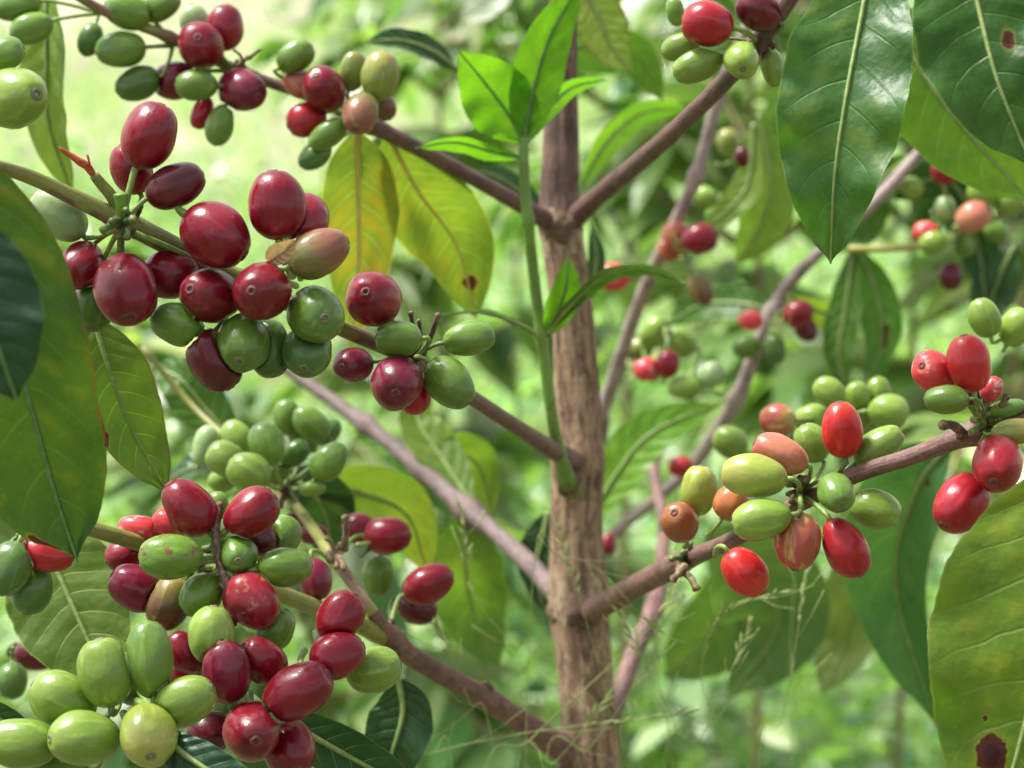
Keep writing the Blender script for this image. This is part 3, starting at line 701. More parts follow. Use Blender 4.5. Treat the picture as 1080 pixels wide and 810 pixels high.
sleaf(tree, [(560, 60, .95), (620, 50, .96), (670, 60, .97), (700, 110, .98)], 60, L_MID, roll=.5, seed=27)
sleaf(tree, [(610, 200, .93), (640, 150, .93), (680, 118, .94), (730, 115, .95)], 38, leaf_mat((.12, .28, .03), (.16, .32, .035), gloss=.2, trans=.45), roll=.7, seed=28)
sleaf(tree, [(580, 250, .9), (560, 215, .9), (530, 190, .89), (500, 180, .88)], 34, L_DK, roll=.8, top=True, seed=29)
sleaf(tree, [(607, 330, .86), (622, 300, .86), (628, 270, .86), (622, 235, .86)], 28, L_DK, roll=.7, seed=30)

# ---------------------------------------------------------------- the coffee tree behind, on the right: bare mauve branches
bx = px2xy(622, 1.11)-.03
tree2 = empty('coffee_tree', (bx+.03, 1.12, ground_h(bx, 1.12)))
tag(tree2, 'blurred coffee tree behind the main trunk with pale mauve bare branches', 'coffee tree')
q = P(624, 720, 1.1)
mb = MB(); tube(mb, [Vector(z) for z in spline([Vector((bx+.03, 1.12, -.02)), Vector((bx+.02, 1.11, .5)), q, P(614, 590, 1.08), P(632, 440, 1.05)], 40)], [.008-.0006*i/8 for i in range(40)], 12, wob=.06)
mb.build('trunk', M_BRBROWN, tree2)
brN = stem('branch', tree2, [(632, 445, 1.05, 15), (655, 375, 1.03, 15), (682, 300, 1.0, 14), (712, 235, .98, 14), (735, 185, .97, 14), (757, 105, .96, 12), (790, 20, .95, 10), (815, -40, .95, 9)], M_BRMAUVE, nodes=[(735, 185, .6), (757, 108, .4)], seed=11.)
brO = stem('branch', tree2, [(612, 596, 1.08, 12), (660, 552, 1.06, 12), (700, 520, 1.04, 12), (738, 482, 1.02, 14), (776, 422, 1.0, 15), (805, 350, .99, 15), (828, 305, .99, 14), (868, 263, .98, 12), (930, 205, .98, 14), (975, 155, .98, 11)], M_BRMAUVE, nodes=[(775, 424, .5), (815, 330, .5)], seed=12.)
sleaf(brN, [(795, 130, .98), (790, 190, .98), (770, 220, .98), (735, 250, .985)], 36, L_OLV, roll=.4, seed=31)
sleaf(brN, [(800, 120, .99), (812, 190, .99), (800, 240, .99), (775, 280, .99)], 60, L_OLV, roll=-.3, seed=32)
sleaf(brO, [(905, 262, 1.0), (925, 310, 1.0), (930, 360, 1.0), (915, 405, 1.0)], 44, leaf_mat((.07, .19, .03), (.10, .23, .035), gloss=.3, trans=.4, spots=((.62, .1, .09, .22),)), roll=.1, seed=33)
sleaf(brO, [(900, 262, 1.0), (893, 320, 1.0), (885, 370, 1.0), (890, 405, 1.0)], 40, L_MID, roll=.4, seed=34)
sleaf(brO, [(815, 328, 1.0), (780, 320, 1.01), (740, 322, 1.02), (700, 345, 1.03)], 44, L_MID, roll=.4, seed=35)
sleaf(brO, [(830, 310, 1.0), (870, 330, 1.01), (900, 320, 1.02), (925, 300, 1.03)], 40, L_OLV, roll=.5, seed=36)
sleaf(brO, [(930, 205, 1.0), (1000, 190, 1.0), (1030, 250, 1.0), (1040, 320, 1.0)], 60, L_DK, roll=.4, seed=37)
sleaf(brO, [(960, 165, .98), (920, 200, .99), (900, 240, 1.0), (860, 262, 1.0)], 60, L_MID, roll=.2, seed=38)
tw = stem('twig', tree2, [(895, 263, .99, 9), (935, 262, .985, 8), (975, 258, .98, 8), (1010, 245, .98, 7), (1060, 225, .98, 7), (1110, 205, .97, 6)], M_YSTEM, n=30, seg=8)
for o in (tw,): pass
sleaf(brO, [(1070, 260, 1.0), (1055, 290, 1.0), (1045, 320, 1.0), (1040, 350, 1.0)], 50, L_DK, roll=.2, seed=39)

# ================================================================ BIG LEAVES HANGING INTO VIEW
def big(label, mid, w, mat, group=None, **k):
    o = leaf('coffee_leaf', None, mid, w, mat, rib_child=True, n=70, nv=27, **k); tag(o, label, 'leaf', group); return o
mA = leaf_mat((.042, .100, .016), (.066, .135, .018), (.18, .21, .025), .6, gloss=.38, trans=.3, vein=(.12, .20, .05), N=8, vs=.3, spots=((.62, .98, .03, .03), (.90, -.85, .05, .12)), edge=.25, dots=.0)
big('long drooping dark green leaf with yellowish patches covering the left edge above the lower cherries', [(-52, 140, .50), (-8, 260, .505), (25, 400, .515), (58, 520, .53), (82, 592, .535)], 190, mA, roll=.15, seed=41, wave=.05, pr=.0011, side=(.95, .82), midrib=M_RIBD, bite=((.55, 1, .05, .06),))
big('very dark blurred leaf tip overlapping the long drooping leaf at the left edge', [(-70, 210, .44), (-30, 290, .44), (-5, 360, .44), (18, 425, .445)], 122, leaf_mat((.014, .048, .020), (.020, .062, .024), gloss=.25, trans=.15, vein=(.08, .15, .05)), roll=-.2, seed=42, pr=.0009, side=(1, 1), midrib=M_RIBD)
big('yellow-green leaf with nibbled brown edge hanging beyond the long drooping leaf', [(98, 335, .60), (115, 390, .60), (140, 455, .605), (180, 524, .61)], 84, leaf_mat((.08, .155, .025), (.11, .18, .03), (.21, .22, .035), .3, gloss=.35, trans=.4, edge=.6, dots=.35, spots=((.62, -.97, .05, .12),)), roll=-.25, seed=43, pr=.0008, bite=((.62, -1, .03, .18),))
big('light green leaf with yellow midrib behind the pale green cherry bunch', [(35, 545, .655), (62, 605, .65), (90, 668, .645), (125, 745, .64)], 132, leaf_mat((.10, .175, .03), (.13, .20, .035), (.19, .23, .045), .3, gloss=.4, trans=.45, vein=(.40, .42, .14), dots=.2), roll=.25, seed=44, pr=.0012)
big('dark green leaf below the bottom red cherries with its tip pointing right', [(285, 748, .60), (340, 782, .595), (400, 815, .59), (460, 850, .585)], 58, leaf_mat((.018, .065, .018), (.028, .085, .022), gloss=.3, trans=.25, vein=(.22, .35, .1)), roll=.2, seed=45, pr=.001)
big('dark bluish green leaf under the pale green bunch at the bottom edge', [(165, 770, .545), (200, 800, .54), (250, 830, .535), (310, 860, .53)], 52, leaf_mat((.014, .052, .022), (.022, .068, .028), gloss=.25, trans=.2, vein=(.16, .26, .12)), roll=-.1, seed=46, pr=.0009)
big('grey-green leaf edge at the left below the light green leaf', [(-60, 735, .60), (-20, 748, .60), (20, 770, .60), (60, 800, .60)], 40, L_DK, roll=.5, seed=47)
mG = leaf_mat((.036, .120, .018), (.062, .165, .020), (.18, .26, .025), .56, gloss=.34, trans=.42, spec=.6, vein=(.14, .26, .06), N=8, dots=.2, edge=.0, vs=.10)
big('large dark green drooping leaf with pale midrib right of the top cherries', [(924, -62, .55), (908, 20, .545), (892, 105, .54), (880, 190, .54), (876, 278, .545)], 142, mG, roll=.12, seed=48, wave=.13, pr=.0006, tip=.05, side=(1.0, .95), fold=.28, ripx=9.)
mH = leaf_mat((.028, .090, .014), (.048, .125, .016), (.14, .20, .02), .3, gloss=.26, trans=.38, vein=(.18, .28, .08), N=8, spots=((.52, .30, .045, .10), (.40, .93, .05, .09)), vs=.14)
big('large dark green leaf with red-brown hole at the top right corner', [(1008, -90, .52), (1030, 0, .515), (1052, 85, .51), (1090, 180, .51)], 150, mH, roll=-.15, seed=49, wave=.10, pr=.0006)
big('lighter green blurred leaf passing behind the two big top leaves', [(940, 0, .72), (975, 80, .72), (1030, 150, .72), (1090, 215, .72)], 110, leaf_mat((.11, .23, .03), (.15, .28, .04), gloss=.3, trans=.5), roll=.3, seed=50)
mJ = leaf_mat((.095, .185, .018), (.135, .22, .020), (.28, .32, .026), .60, gloss=.36, trans=.42, vein=(.22, .25, .07), N=8, spots=((.775, -.28, .055, .26), (.70, -.42, .010, .035)), vs=.5, dots=.15)
big('broad green leaf with yellow mottling and a brown patch at the lower right corner', [(1128, 484, .53), (1116, 580, .525), (1098, 690, .52), (1074, 790, .52), (1036, 915, .52)], 240, mJ, roll=-.1, seed=51, wave=.07, pr=.0009, tip=.1, side=(1.0, 1.0), fold=.12)
big('small grey-white out of focus leaf at the top edge left of the green shoot', [(545, -35, 1.2), (525, -10, 1.2), (505, 8, 1.2), (485, 22, 1.2)], 46, leaf_mat((.4, .45, .35), (.5, .55, .45), gloss=.25, trans=.4), roll=.5, seed=52)
big('blurred upright leaf behind the topmost hanging cherries of the near cluster', [(50, -30, .72), (50, 60, .72), (52, 130, .73), (80, 215, .74)], 80, leaf_mat((.17, .28, .05), (.21, .31, .06), (.3, .34, .06), .3, gloss=.3, trans=.45), roll=.9, seed=53, pr=.001)

# ================================================================ STRAY BITS
mb = MB(); m_ = leaf  # dry bract between the cherries
o = leaf('dry_bract', None, [(281, 276, .548), (290, 270, .546), (302, 262, .544), (312, 252, .542)], 24, leaf_mat((.50, .34, .20), (.60, .44, .28), gloss=.5, trans=.3, vein=(.35, .2, .12), N=7, vs=.5), roll=.1, seed=60, pr=.0004, midrib=M_DRY, tip=.05)
tag(o, 'papery tan dried bract caught between the near red cherries', 'dried bract')
mb = MB(); tube(mb, [P(*s) for s in spline([(62, 156, .548), (78, 166, .549), (92, 176, .55), (99, 186, .551)], 12)], [.0004+.00055*math.sin(i/11*2.6) for i in range(12)], 7, wob=.4, wsc=400)
tube(mb, [P(*s) for s in spline([(92, 163, .548), (95, 174, .549), (99, 186, .551)], 8)], [.0003]*8, 6)
o = mb.build('dry_stipule', M_ORDRY, None, P(99, 186, .551)); tag(o, 'orange-brown dried twig tip above the green stem of the near cluster', 'dried tip')
mb = MB(); tube(mb, [P(*s) for s in spline([(99, 184, .551), (108, 196, .552), (118, 208, .553), (128, 226, .556)], 12)], [.0013+.0003*i/11 for i in range(12)], 9, wob=.15, wsc=200)
mb.build('twig', M_BRGREEN, tree)
mb = MB(); tube(mb, [P(*s) for s in spline([(128, 204, .548), (129, 218, .549), (129, 240, .556)], 12)], [.0018, .0019, .0018, .0017, .0017, .0016, .0016, .0016, .0017, .0018, .0019, .002], 10, wob=.15, wsc=200)
mb.build('twig', M_SHOOT, tree)
mb = MB(); tube(mb, [P(*s) for s in spline([(232, 530, .585), (228, 560, .582), (230, 590, .58), (240, 620, .578), (246, 660, .58)], 30)], [.0009]*30, 8, wob=.35, wsc=180)
o = mb.build('dead_twig', M_TWIG, None, P(232, 530, .585)); tag(o, 'thin dark dead twig lying across the lower red and green cherries', 'twig')
def bits(pts, mat, nm='twig'):
    for (a, b, r) in pts:
        mb = MB(); tube(mb, [Vector(q) for q in spline([P(*a), (P(*a)+P(*b))/2+Vector((.0006, 0, .0008)), P(*b)], 8)], [r*(1.3, 1.1, .95, .9, .85, .8, .8, 1.05)[i] for i in range(8)], 7, wob=.3, wsc=300)
        mb.build(nm, mat, tree)
bits([((436, 380, .60), (433, 330, .59), .0007), ((440, 380, .60), (442, 338, .592), .0006), ((445, 375, .60), (462, 332, .592), .0009), ((428, 378, .60), (410, 372, .588), .0006), ((425, 382, .60), (404, 384, .588), .0006)], M_TWIG)
bits([((140, 235, .556), (148, 218, .552), .0008), ((845, 522, .595), (828, 500, .588), .001), ((835, 530, .595), (850, 505, .588), .0009), ((722, 598, .64), (710, 612, .635), .0012), ((715, 600, .64), (735, 622, .635), .0011), ((1035, 452, .56), (1040, 405, .553), .0011), ((1042, 450, .56), (1062, 418, .553), .0010), ((1015, 458, .56), (994, 448, .552), .0013), ((362, 580, .665), (364, 545, .66), .0012), ((235, 85, .72), (262, 60, .715), .0008), ((262, 62, .715), (275, 52, .715), .0006), ((258, 72, .718), (246, 52, .715), .0006), ((520, 735, .75), (512, 720, .74), .0009), ((410, 680, .70), (405, 700, .69), .0012)], M_NODE)

# corky swellings where the fruit stalks meet the wood
def node_blob(x, y, d, rpx, mat=None, nm='node'):
    r = random.Random(int(x+y)); c = P(x, y, d); rr = rpx*d/FPX; mb = MB(); pts = []; uv = []
    for i in range(11):
        th = math.pi*i/10
        for j in range(14):
            ph = 2*math.pi*j/14; v = Vector((math.sin(th)*math.cos(ph), math.sin(th)*math.sin(ph), -math.cos(th)))
            q = rr*(1+.45*mnoise.noise(v*2.2+Vector((x, y, 0)))); pts.append(c+v*q); uv.append((j/14, i/10))
    mb.grid(pts, uv, 11, 14, closed=True); mb.build(nm, mat or M_NODE, tree)
NODES = dict(A1=(128, 238, .552), A2=(262, 296, .575), A3=(318, 318, .582), B=(436, 378, .603), C1=(182, 48, .722), C2=(252, 76, .73), C3=(388, 130, .74), C0=(105, 14, .71),
  E=(212, 592, .615), E2=(245, 715, .60), E3=(300, 640, .655), F=(135, 725, .585), H1=(300, 518, .74), H2=(352, 586, .69), H3=(412, 672, .70), J1=(722, 594, .655), J2=(843, 522, .598), K=(1040, 452, .562), K2=(1085, 330, .68),
  M=(800, 45, .64), N1=(735, 185, .97), N2=(712, 262, .99), O1=(815, 330, .99), O2=(776, 422, 1.0), L=(1012, 243, .98), G=(20, 560, .59), D=(-15, 85, .54), Jb=(900, 440, .78), I=(495, 540, .89), P=(712, 455, 1.0))
node_blob(600, 508, .787, 13, M_TRUNK, 'branch_collar')
for (x, y, d, rp) in [(603, 487, .795, 17), (590, 238, .795, 19), (600, 640, .80, 22), (614, 645, .785, 18), (612, 800, .80, 24)]:
    node_blob(x, y, d, rp, M_TRUNK, 'branch_collar')
for k in ('A1', 'A2', 'A3', 'B', 'C2', 'C3', 'E', 'H2', 'H3', 'J1', 'J2', 'K', 'M', 'O1', 'O2', 'N1'):
    x, y, d = NODES[k]; node_blob(x, y, d, {'A1': 11, 'K': 13, 'J2': 11}.get(k, 9))

for k, nst in dict(A1=6, A2=4, A3=4, B=5, C2=4, C3=3, E=5, E2=4, H2=4, H3=4, J1=6, J2=7, K=6, M=4, F=5, H1=3).items():
    x, y, d = NODES[k]; L_ = []
    for q in range(nst):
        a = R.uniform(0, 6.28); ln = R.uniform(11, 22)
        L_.append(((x, y, d), (x+math.cos(a)*ln, y-math.sin(a)*ln, d-.004+R.uniform(-.006, .003)), R.uniform(.0006, .0012)))
    bits(L_, R.choice([M_NODE, M_TWIG, M_STALK, M_DSTALK]))
# ================================================================ THE CHERRIES
# x, y, across, along, angle, tilt, layer(mm behind), colour, node, label
CH = {}
CH['A'] = (.552, 'cherries of the nearest upper cluster', [
 (157,143,58,72,68,0,0,'crim','A1','glossy crimson cherry standing tallest above the near upper cluster'),
 (138,178,44,54,110,0,9,'crim','A1','crimson cherry half hidden behind the tallest upright cherry'),
 (185,196,46,64,25,0,0,'dark','A1','dark maroon egg-shaped cherry pointing up right beside the tallest cherry'),
 (227,248,64,76,-35,0,-2,'crim','A2','large crimson cherry above the olive stem in the middle of the near cluster'),
 (291,216,60,72,95,0,0,'crim','A3','upright crimson cherry above the papery dried bract'),
 (322,232,48,54,70,-1,9,'crim','A3','crimson cherry mostly hidden behind the upright one above the bract'),
 (336,267,47,68,25,0,-3,'turn','A3','pinkish brown half-ripe cherry touching the papery dried bract'),
 (133,305,66,76,-80,1,-3,'crim','A1','big round crimson cherry hanging lowest left, its navel at the bottom'),
 (86,280,44,52,-120,1,5,'crim','A1','crimson cherry partly behind the long drooping leaf edge'),
 (180,290,50,62,-170,0,10,'crim','A1','shaded crimson cherry tucked under the olive stem'),
 (221,311,58,64,165,1,2,'crim','A2','crimson cherry just left of the one whose navel faces us'),
 (276,307,60,62,180,1,-5,'crim','A2','crimson cherry showing its navel full on in the near cluster'),
 (187,342,44,56,165,0,3,'grn','A2','green cherry with bright rim left of the lowest dark red cherry'),
 (256,361,56,62,-100,1,2,'grn','A2','dark green cherry directly below the cherry whose navel faces us'),
 (283,368,46,60,-80,1,9,'dgrn','A2','green cherry tucked behind the dark green one of the near cluster'),
 (226,380,54,68,-60,0,4,'dark','A2','dark red cherry hanging lowest in the near upper cluster'),
 (333,332,58,60,-20,1,0,'grn','A3','round green cherry under the half-ripe one, its navel facing right'),
 (324,369,50,56,-100,1,6,'dgrn','A3','darker green cherry right below the round green one'),
 (98,322,44,56,-100,0,9,'dgrn','A1','dark green cherry peeping out between drooping leaf and big round cherry'),
 (62,226,46,66,140,0,6,'pale','A1','whitish green cherry left of the near stem beside the drooping leaf')])
CH['B'] = (.585, 'cherries of the short cluster beyond the near one', [
 (394,315,58,60,140,1,0,'crim','B','round crimson cherry with navel at its upper left, alone against yellow leaf'),
 (420,357,38,48,180,0,-3,'grn','B','small green cherry squeezed between the two round crimson ones'),
 (495,357,36,54,10,0,4,'grn','B','slim green cherry pointing right at the end of its stalk'),
 (474,404,46,60,-45,1,2,'grn','B','green cherry with dark navel below the slim right-pointing one'),
 (418,404,54,56,-95,1,-4,'purp','B','wrinkled purple-red cherry hanging below the small green one'),
 (436,416,36,42,-80,0,8,'red','B','bright red cherry peeping out behind the wrinkled purple-red one'),
 (372,385,38,41,190,1,3,'purp','B','small purplish cherry behind thin dead twigs left of the wrinkled one')])
CH['C'] = (.715, 'blurred cherries of the upper branch behind', [
 (212,49,48,50,110,1,0,'crim','C2','round red cherry in front of another on the blurred upper branch'),
 (237,29,40,48,80,0,8,'crim','C2','topmost red cherry of the blurred upper branch'),
 (255,95,44,50,-20,1,0,'purp','C2','pinkish red cherry hanging right of a green one on the upper branch'),
 (184,85,38,46,200,0,8,'purp','C2','red cherry behind the small horizontal green one on the upper branch'),
 (207,90,32,44,180,0,-4,'grn','C2','small horizontal green cherry between two red ones on the upper branch'),
 (127,52,38,52,185,0,0,'grn','C1','green cherry with red ones to its right on the upper branch'),
 (145,88,34,48,200,0,2,'dgrn','C1','darker green cherry lying below the other left-hand green one'),
 (135,12,38,50,160,0,0,'grn','C1','green cherry cut by the top edge above the upper branch'),
 (95,42,26,36,-110,0,6,'dgrn','C0','small dark green cherry beside the upright blurred leaf'),
 (170,6,30,44,30,0,4,'grn','C1','green cherry at the top edge right of another one'),
 (33,30,34,46,200,0,-10,'grn','C0','blurred green cherry tilted down left near the top left corner'),
 (18,6,34,50,190,0,-6,'grn','C0','green cherry cut by the top left corner of the view'),
 (205,24,32,40,100,0,14,'pale','C2','pale green cherry behind the topmost red one'),
 (312,60,32,42,35,0,2,'grn','C3','single green cherry pointing up right above the upper branch'),
 (315,88,30,34,140,0,6,'salm','C3','pink cherry peeping out behind a red one on the upper branch'),
 (342,95,44,50,120,1,0,'crim','C3','red cherry right of the pink one on the upper branch'),
 (323,126,36,42,200,0,4,'red','C3','lower red cherry touching the pink and red pair on the upper branch'),
 (346,142,28,46,215,0,-3,'grn','C3','green cherry slanting down left below the olive-orange one'),
 (332,164,27,38,215,0,3,'dgrn','C3','lowest green cherry of the blurred upper branch'),
 (372,75,28,42,80,0,6,'oliv','C3','yellowish green cherry left of a larger olive one'),
 (401,80,40,52,80,0,-2,'oliv','C3','larger olive green cherry standing on the upper branch'),
 (380,120,38,44,-110,1,-8,'turn','C3','olive-orange ripening cherry at the top of the yellow leaf'),
 (404,112,26,32,-60,0,8,'brwn','C3','small brown cherry behind the olive-orange one'),
 (213,119,22,36,250,0,6,'red','C2','thin red cherry hanging above the lowest green one of the middle bunch'),
 (232,132,30,44,255,0,0,'grn','C2','green cherry hanging down below the pinkish red one')])
CH['D'] = (.535, 'green cherries at the upper left edge', [
 (17,103,62,68,10,1,0,'lime','D','large green cherry with brown navel cut by the left edge near the top'),
 (4,57,34,44,20,0,8,'grn','D','smaller green cherry above the large one at the left edge')])
CH['E'] = (.588, 'cherries of the lower mixed cluster', [
 (199,535,50,66,130,0,-4,'crim','E','crimson cherry pointing up left at the top of the lower mixed cluster'),
 (265,541,48,62,35,0,-4,'crim','E','crimson cherry pointing up right at the top of the lower mixed cluster'),
 (274,566,36,42,-60,0,7,'dark','E','dark red cherry hiding below the one pointing up right'),
 (180,587,46,66,180,0,-12,'gbrn','E','green cherry with long brown stain lying level across the stem'),
 (251,586,42,43,-90,1,-4,'grn','E','small round green cherry right of the dark dead twig'),
 (300,598,42,58,5,0,-5,'grn','E','level green cherry pointing right below the two upper crimson ones'),
 (266,634,54,64,-50,0,-8,'scar','E','scarred crimson cherry with pale scratches beside the dead twig'),
 (143,620,47,58,150,0,4,'purp','E','purple-red cherry at the far left of the lower mixed cluster'),
 (178,636,46,58,-110,0,2,'brwn','E','brownish olive cherry right of the purple-red one'),
 (213,628,42,50,-130,0,-5,'gbrn','E','green cherry with brown blotch between brownish and scarred cherries'),
 (148,558,30,48,170,0,12,'pink','E','pinkish red cherry above the stem behind the stained green one'),
 (134,584,36,46,200,0,20,'crim','E','red cherry below the stem, hidden behind the stained green one'),
 (178,553,28,38,140,0,9,'pink','E','small pink cherry peeping out left of the upper left crimson one'),
 (230,533,24,30,90,0,10,'grn','E','small green cherry between the two upper crimson ones'),
 (297,566,40,46,60,0,12,'grn','E','green cherry behind the upper right crimson one'),
 (333,611,34,44,-80,0,70,'purp','H2','blurred purple-red cherry behind the level green one')])
CH['E2'] = (.565, 'red cherries of the bottom cluster', [
 (359,651,48,58,60,0,12,'crim','E3','crimson cherry at the stem end, topmost of the bottom red ones'),
 (356,691,50,59,20,0,6,'crim','E3','crimson cherry between the topmost and the largest of the bottom red ones'),
 (314,729,58,76,30,1,-3,'crim','E2','largest crimson cherry with navel at its upper right end'),
 (277,697,46,56,140,1,9,'crim','E2','crimson cherry left of the short broken stalk above the largest one'),
 (239,708,50,66,97,1,0,'purp','E2','purplish upright cherry with navel on top beside pale green ones'),
 (223,669,50,60,85,0,4,'lime','E2','light green cherry above the purplish upright one'),
 (290,665,40,50,60,0,22,'grn','E3','green cherry in shade behind the scarred crimson one'),
 (266,772,60,62,-70,1,-4,'crim','E2','round crimson cherry with navel low, nearest the bottom edge'),
 (305,789,54,62,-70,1,6,'crim','E2','crimson cherry behind the round one, cut by the bottom edge'),
 (394,706,48,58,10,0,22,'lime','H3','light green cherry on the right behind the bottom crimson ones'),
 (195,688,36,48,130,0,18,'crim','E2','red cherry in the gap between tall green and purplish cherries'),
 (190,714,34,44,200,0,26,'crim','E2','red cherry deep between the pale green bunch and purplish cherry'),
 (222,772,42,50,190,0,18,'dark','E2','dark red cherry in shade left of the round bottom one')])
CH['F'] = (.548, 'large pale green cherries of the bottom left bunch', [
 (196,739,50,64,25,1,0,'lime','F','pale green cherry with navel at right, touching the purplish cherry'),
 (157,776,60,66,-85,1,-8,'yell','F','yellowish green cherry with brown navel facing us at the bottom'),
 (89,779,58,74,180,1,-6,'lime','F','pale green cherry lying level with navel facing left'),
 (111,709,57,72,100,0,0,'lime','F','pale green upright cherry left of the tallest green one'),
 (158,695,50,80,95,0,2,'grn','F','tallest deeper green cherry standing upright in the pale bunch'),
 (66,738,56,72,150,0,5,'lime','F','pale green cherry with faint brown top, upper left of the pale bunch'),
 (22,784,52,76,175,0,-2,'lime','F','pale green cherry cut by the left edge at the bottom'),
 (136,716,46,56,120,0,24,'dgrn','F','shaded green cherry deep behind the two upright ones of the pale bunch'),
 (62,812,42,60,180,0,6,'grn','F','green cherry barely showing at the bottom edge')])
CH['G'] = (.56, 'cherries under the long drooping leaf', [
 (50,584,36,56,-10,0,4,'red','G','red cherry showing below the tip of the long drooping leaf'),
 (10,600,46,58,-110,0,0,'dgrn','G','dark green cherry at the left edge below the drooping leaf'),
 (33,620,46,56,-100,0,9,'dgrn','G','dark green cherry hanging behind another below the drooping leaf'),
 (13,718,32,38,-90,0,160,'dgrn','G','blurred green cherry at the left edge above the pale bunch'),
 (38,690,34,44,0,0,200,'dark','G','blurred dark red cherry at left beyond the light green leaf')])
CH['H'] = (.72, 'small cherries of the blurred middle cluster', [
 (281,468,36,46,110,0,0,'grn','H1','green cherry topmost in the blurred middle bunch behind the dead stalks'),
 (262,498,40,46,150,0,-12,'lime','H1','light green cherry directly above the gap of the two lower crimson ones'),
 (347,487,33,46,50,0,0,'grn','H1','green cherry pointing up right, alone beside the pale mauve branch'),
 (238,484,36,42,150,0,6,'lime','H1','light green cherry left of the one above the lower crimson pair'),
 (328,447,32,44,140,0,22,'grn','H1','green cherry near the mauve branch above the blurred middle bunch'),
 (303,440,28,38,100,0,26,'grn','H1','small green cherry highest left of the mauve branch'),
 (216,470,24,44,75,0,30,'pale','H1','pale slim green cherry at the left end of the blurred middle bunch'),
 (311,478,26,34,40,0,12,'dgrn','H1','darker little cherry between two larger greens of the middle bunch'),
 (250,462,32,40,120,0,26,'lime','H1','light green cherry behind the topmost one of the blurred middle bunch'),
 (292,492,30,38,60,0,16,'grn','H1','green cherry in the centre of the blurred middle bunch'),
 (320,462,28,36,130,0,34,'grn','H1','shaded green cherry just under the mauve branch in the middle bunch'),
 (345,455,26,32,40,0,40,'dgrn','H1','dark little cherry under the knotted branch above the lone one'),
 (236,505,26,34,200,0,20,'lime','H1','light green cherry lowest at the left of the middle bunch'),
 (330,515,17,28,10,0,0,'lime','H1','tiny green cherry lying beside the yellow-green stem'),
 (409,565,40,49,0,0,0,'crim','H2','crimson cherry right of its twin on the yellow-green stem'),
 (380,558,34,40,160,0,8,'crim','H2','half-hidden crimson twin left of the level one on the yellow-green stem'),
 (399,607,34,44,-95,0,14,'grn','H2','green cherry hanging below the crimson twins'),
 (452,616,40,56,25,0,-6,'crim','H3','crimson cherry pointing up right in front of the olive leaf'),
 (440,641,34,42,-20,0,6,'dark','H3','dark crimson cherry under the one in front of the olive leaf'),
 (330,563,22,30,180,0,12,'purp','H2','small purplish cherry left of the crimson twins behind the stem'),
 (310,552,22,28,180,0,20,'purp','H2','little red cherry behind the level green one near the stem'),
 (452,548,27,34,180,0,190,'pale','I','pale green cherry hanging from the mauve branch node')])
CH['J'] = (.585, 'cherries of the right-hand cluster', [
 (888,453,42,59,95,0,0,'oran','J2','bright orange-red cherry standing upright above the red-brown branch'),
 (927,471,38,58,35,0,4,'lime','J2','green cherry slanting up right beside the orange-red upright one'),
 (882,520,38,42,-65,1,-10,'grn','J2','small round green cherry with navel facing us on the branch node'),
 (923,537,42,54,-15,0,0,'lime','J2','green cherry under the branch with dark navel at its right end'),
 (892,578,46,66,-60,0,-6,'red','J2','deep crimson cherry hanging lowest right in the right-hand cluster'),
 (841,571,48,60,-95,0,-6,'pbrn','J2','pinkish brown cherry hanging left of the deep crimson one'),
 (803,548,43,62,190,0,-10,'lime','J2','green cherry lying level just below the yellow-green one'),
 (795,502,46,68,175,0,-6,'yell','J2','large yellow-green cherry lying level above the branch'),
 (823,479,38,60,155,0,4,'salm','J2','salmon pink cherry behind the large yellow-green one'),
 (737,517,38,52,85,0,30,'yell','J1','yellow-green upright cherry above the two orange-brown ones'),
 (717,551,40,43,120,1,24,'obrn','J1','orange-brown round cherry leftmost in the right-hand cluster'),
 (771,530,36,38,60,0,20,'orng','J1','orange cherry half hidden behind the two level green ones'),
 (786,604,43,56,-50,0,0,'oran','J1','orange-red cherry hanging alone below the branch'),
 (856,467,36,42,120,0,20,'lime','J2','green cherry behind salmon pink and orange-red ones')])
CH['Jb'] = (.76, 'blurred cherries behind the right-hand cluster', [
 (820,443,34,38,180,0,0,'pbrn','Jb','blurred dull pink-brown cherry above the salmon pink one'),
 (874,413,30,35,140,0,0,'lime','Jb','blurred green cherry above and left of the orange-red upright one'),
 (905,418,26,32,100,0,8,'lime','Jb','blurred green cherry just above the orange-red upright one'),
 (926,412,25,30,80,0,12,'lime','Jb','topmost blurred green cherry right of the orange-red one'),
 (937,434,36,42,0,0,0,'lime','Jb','blurred green cherry right of the orange-red upright one'),
 (856,441,30,36,190,0,6,'lime','Jb','blurred green cherry between pink-brown and orange-red ones'),
 (909,438,28,34,60,0,10,'oliv','Jb','blurred green cherry touching the orange-red one from behind'),
 (770,466,34,38,150,0,60,'lime','Jb','blurred yellow-green cherry beside the mauve branch above the yellow-green one')])
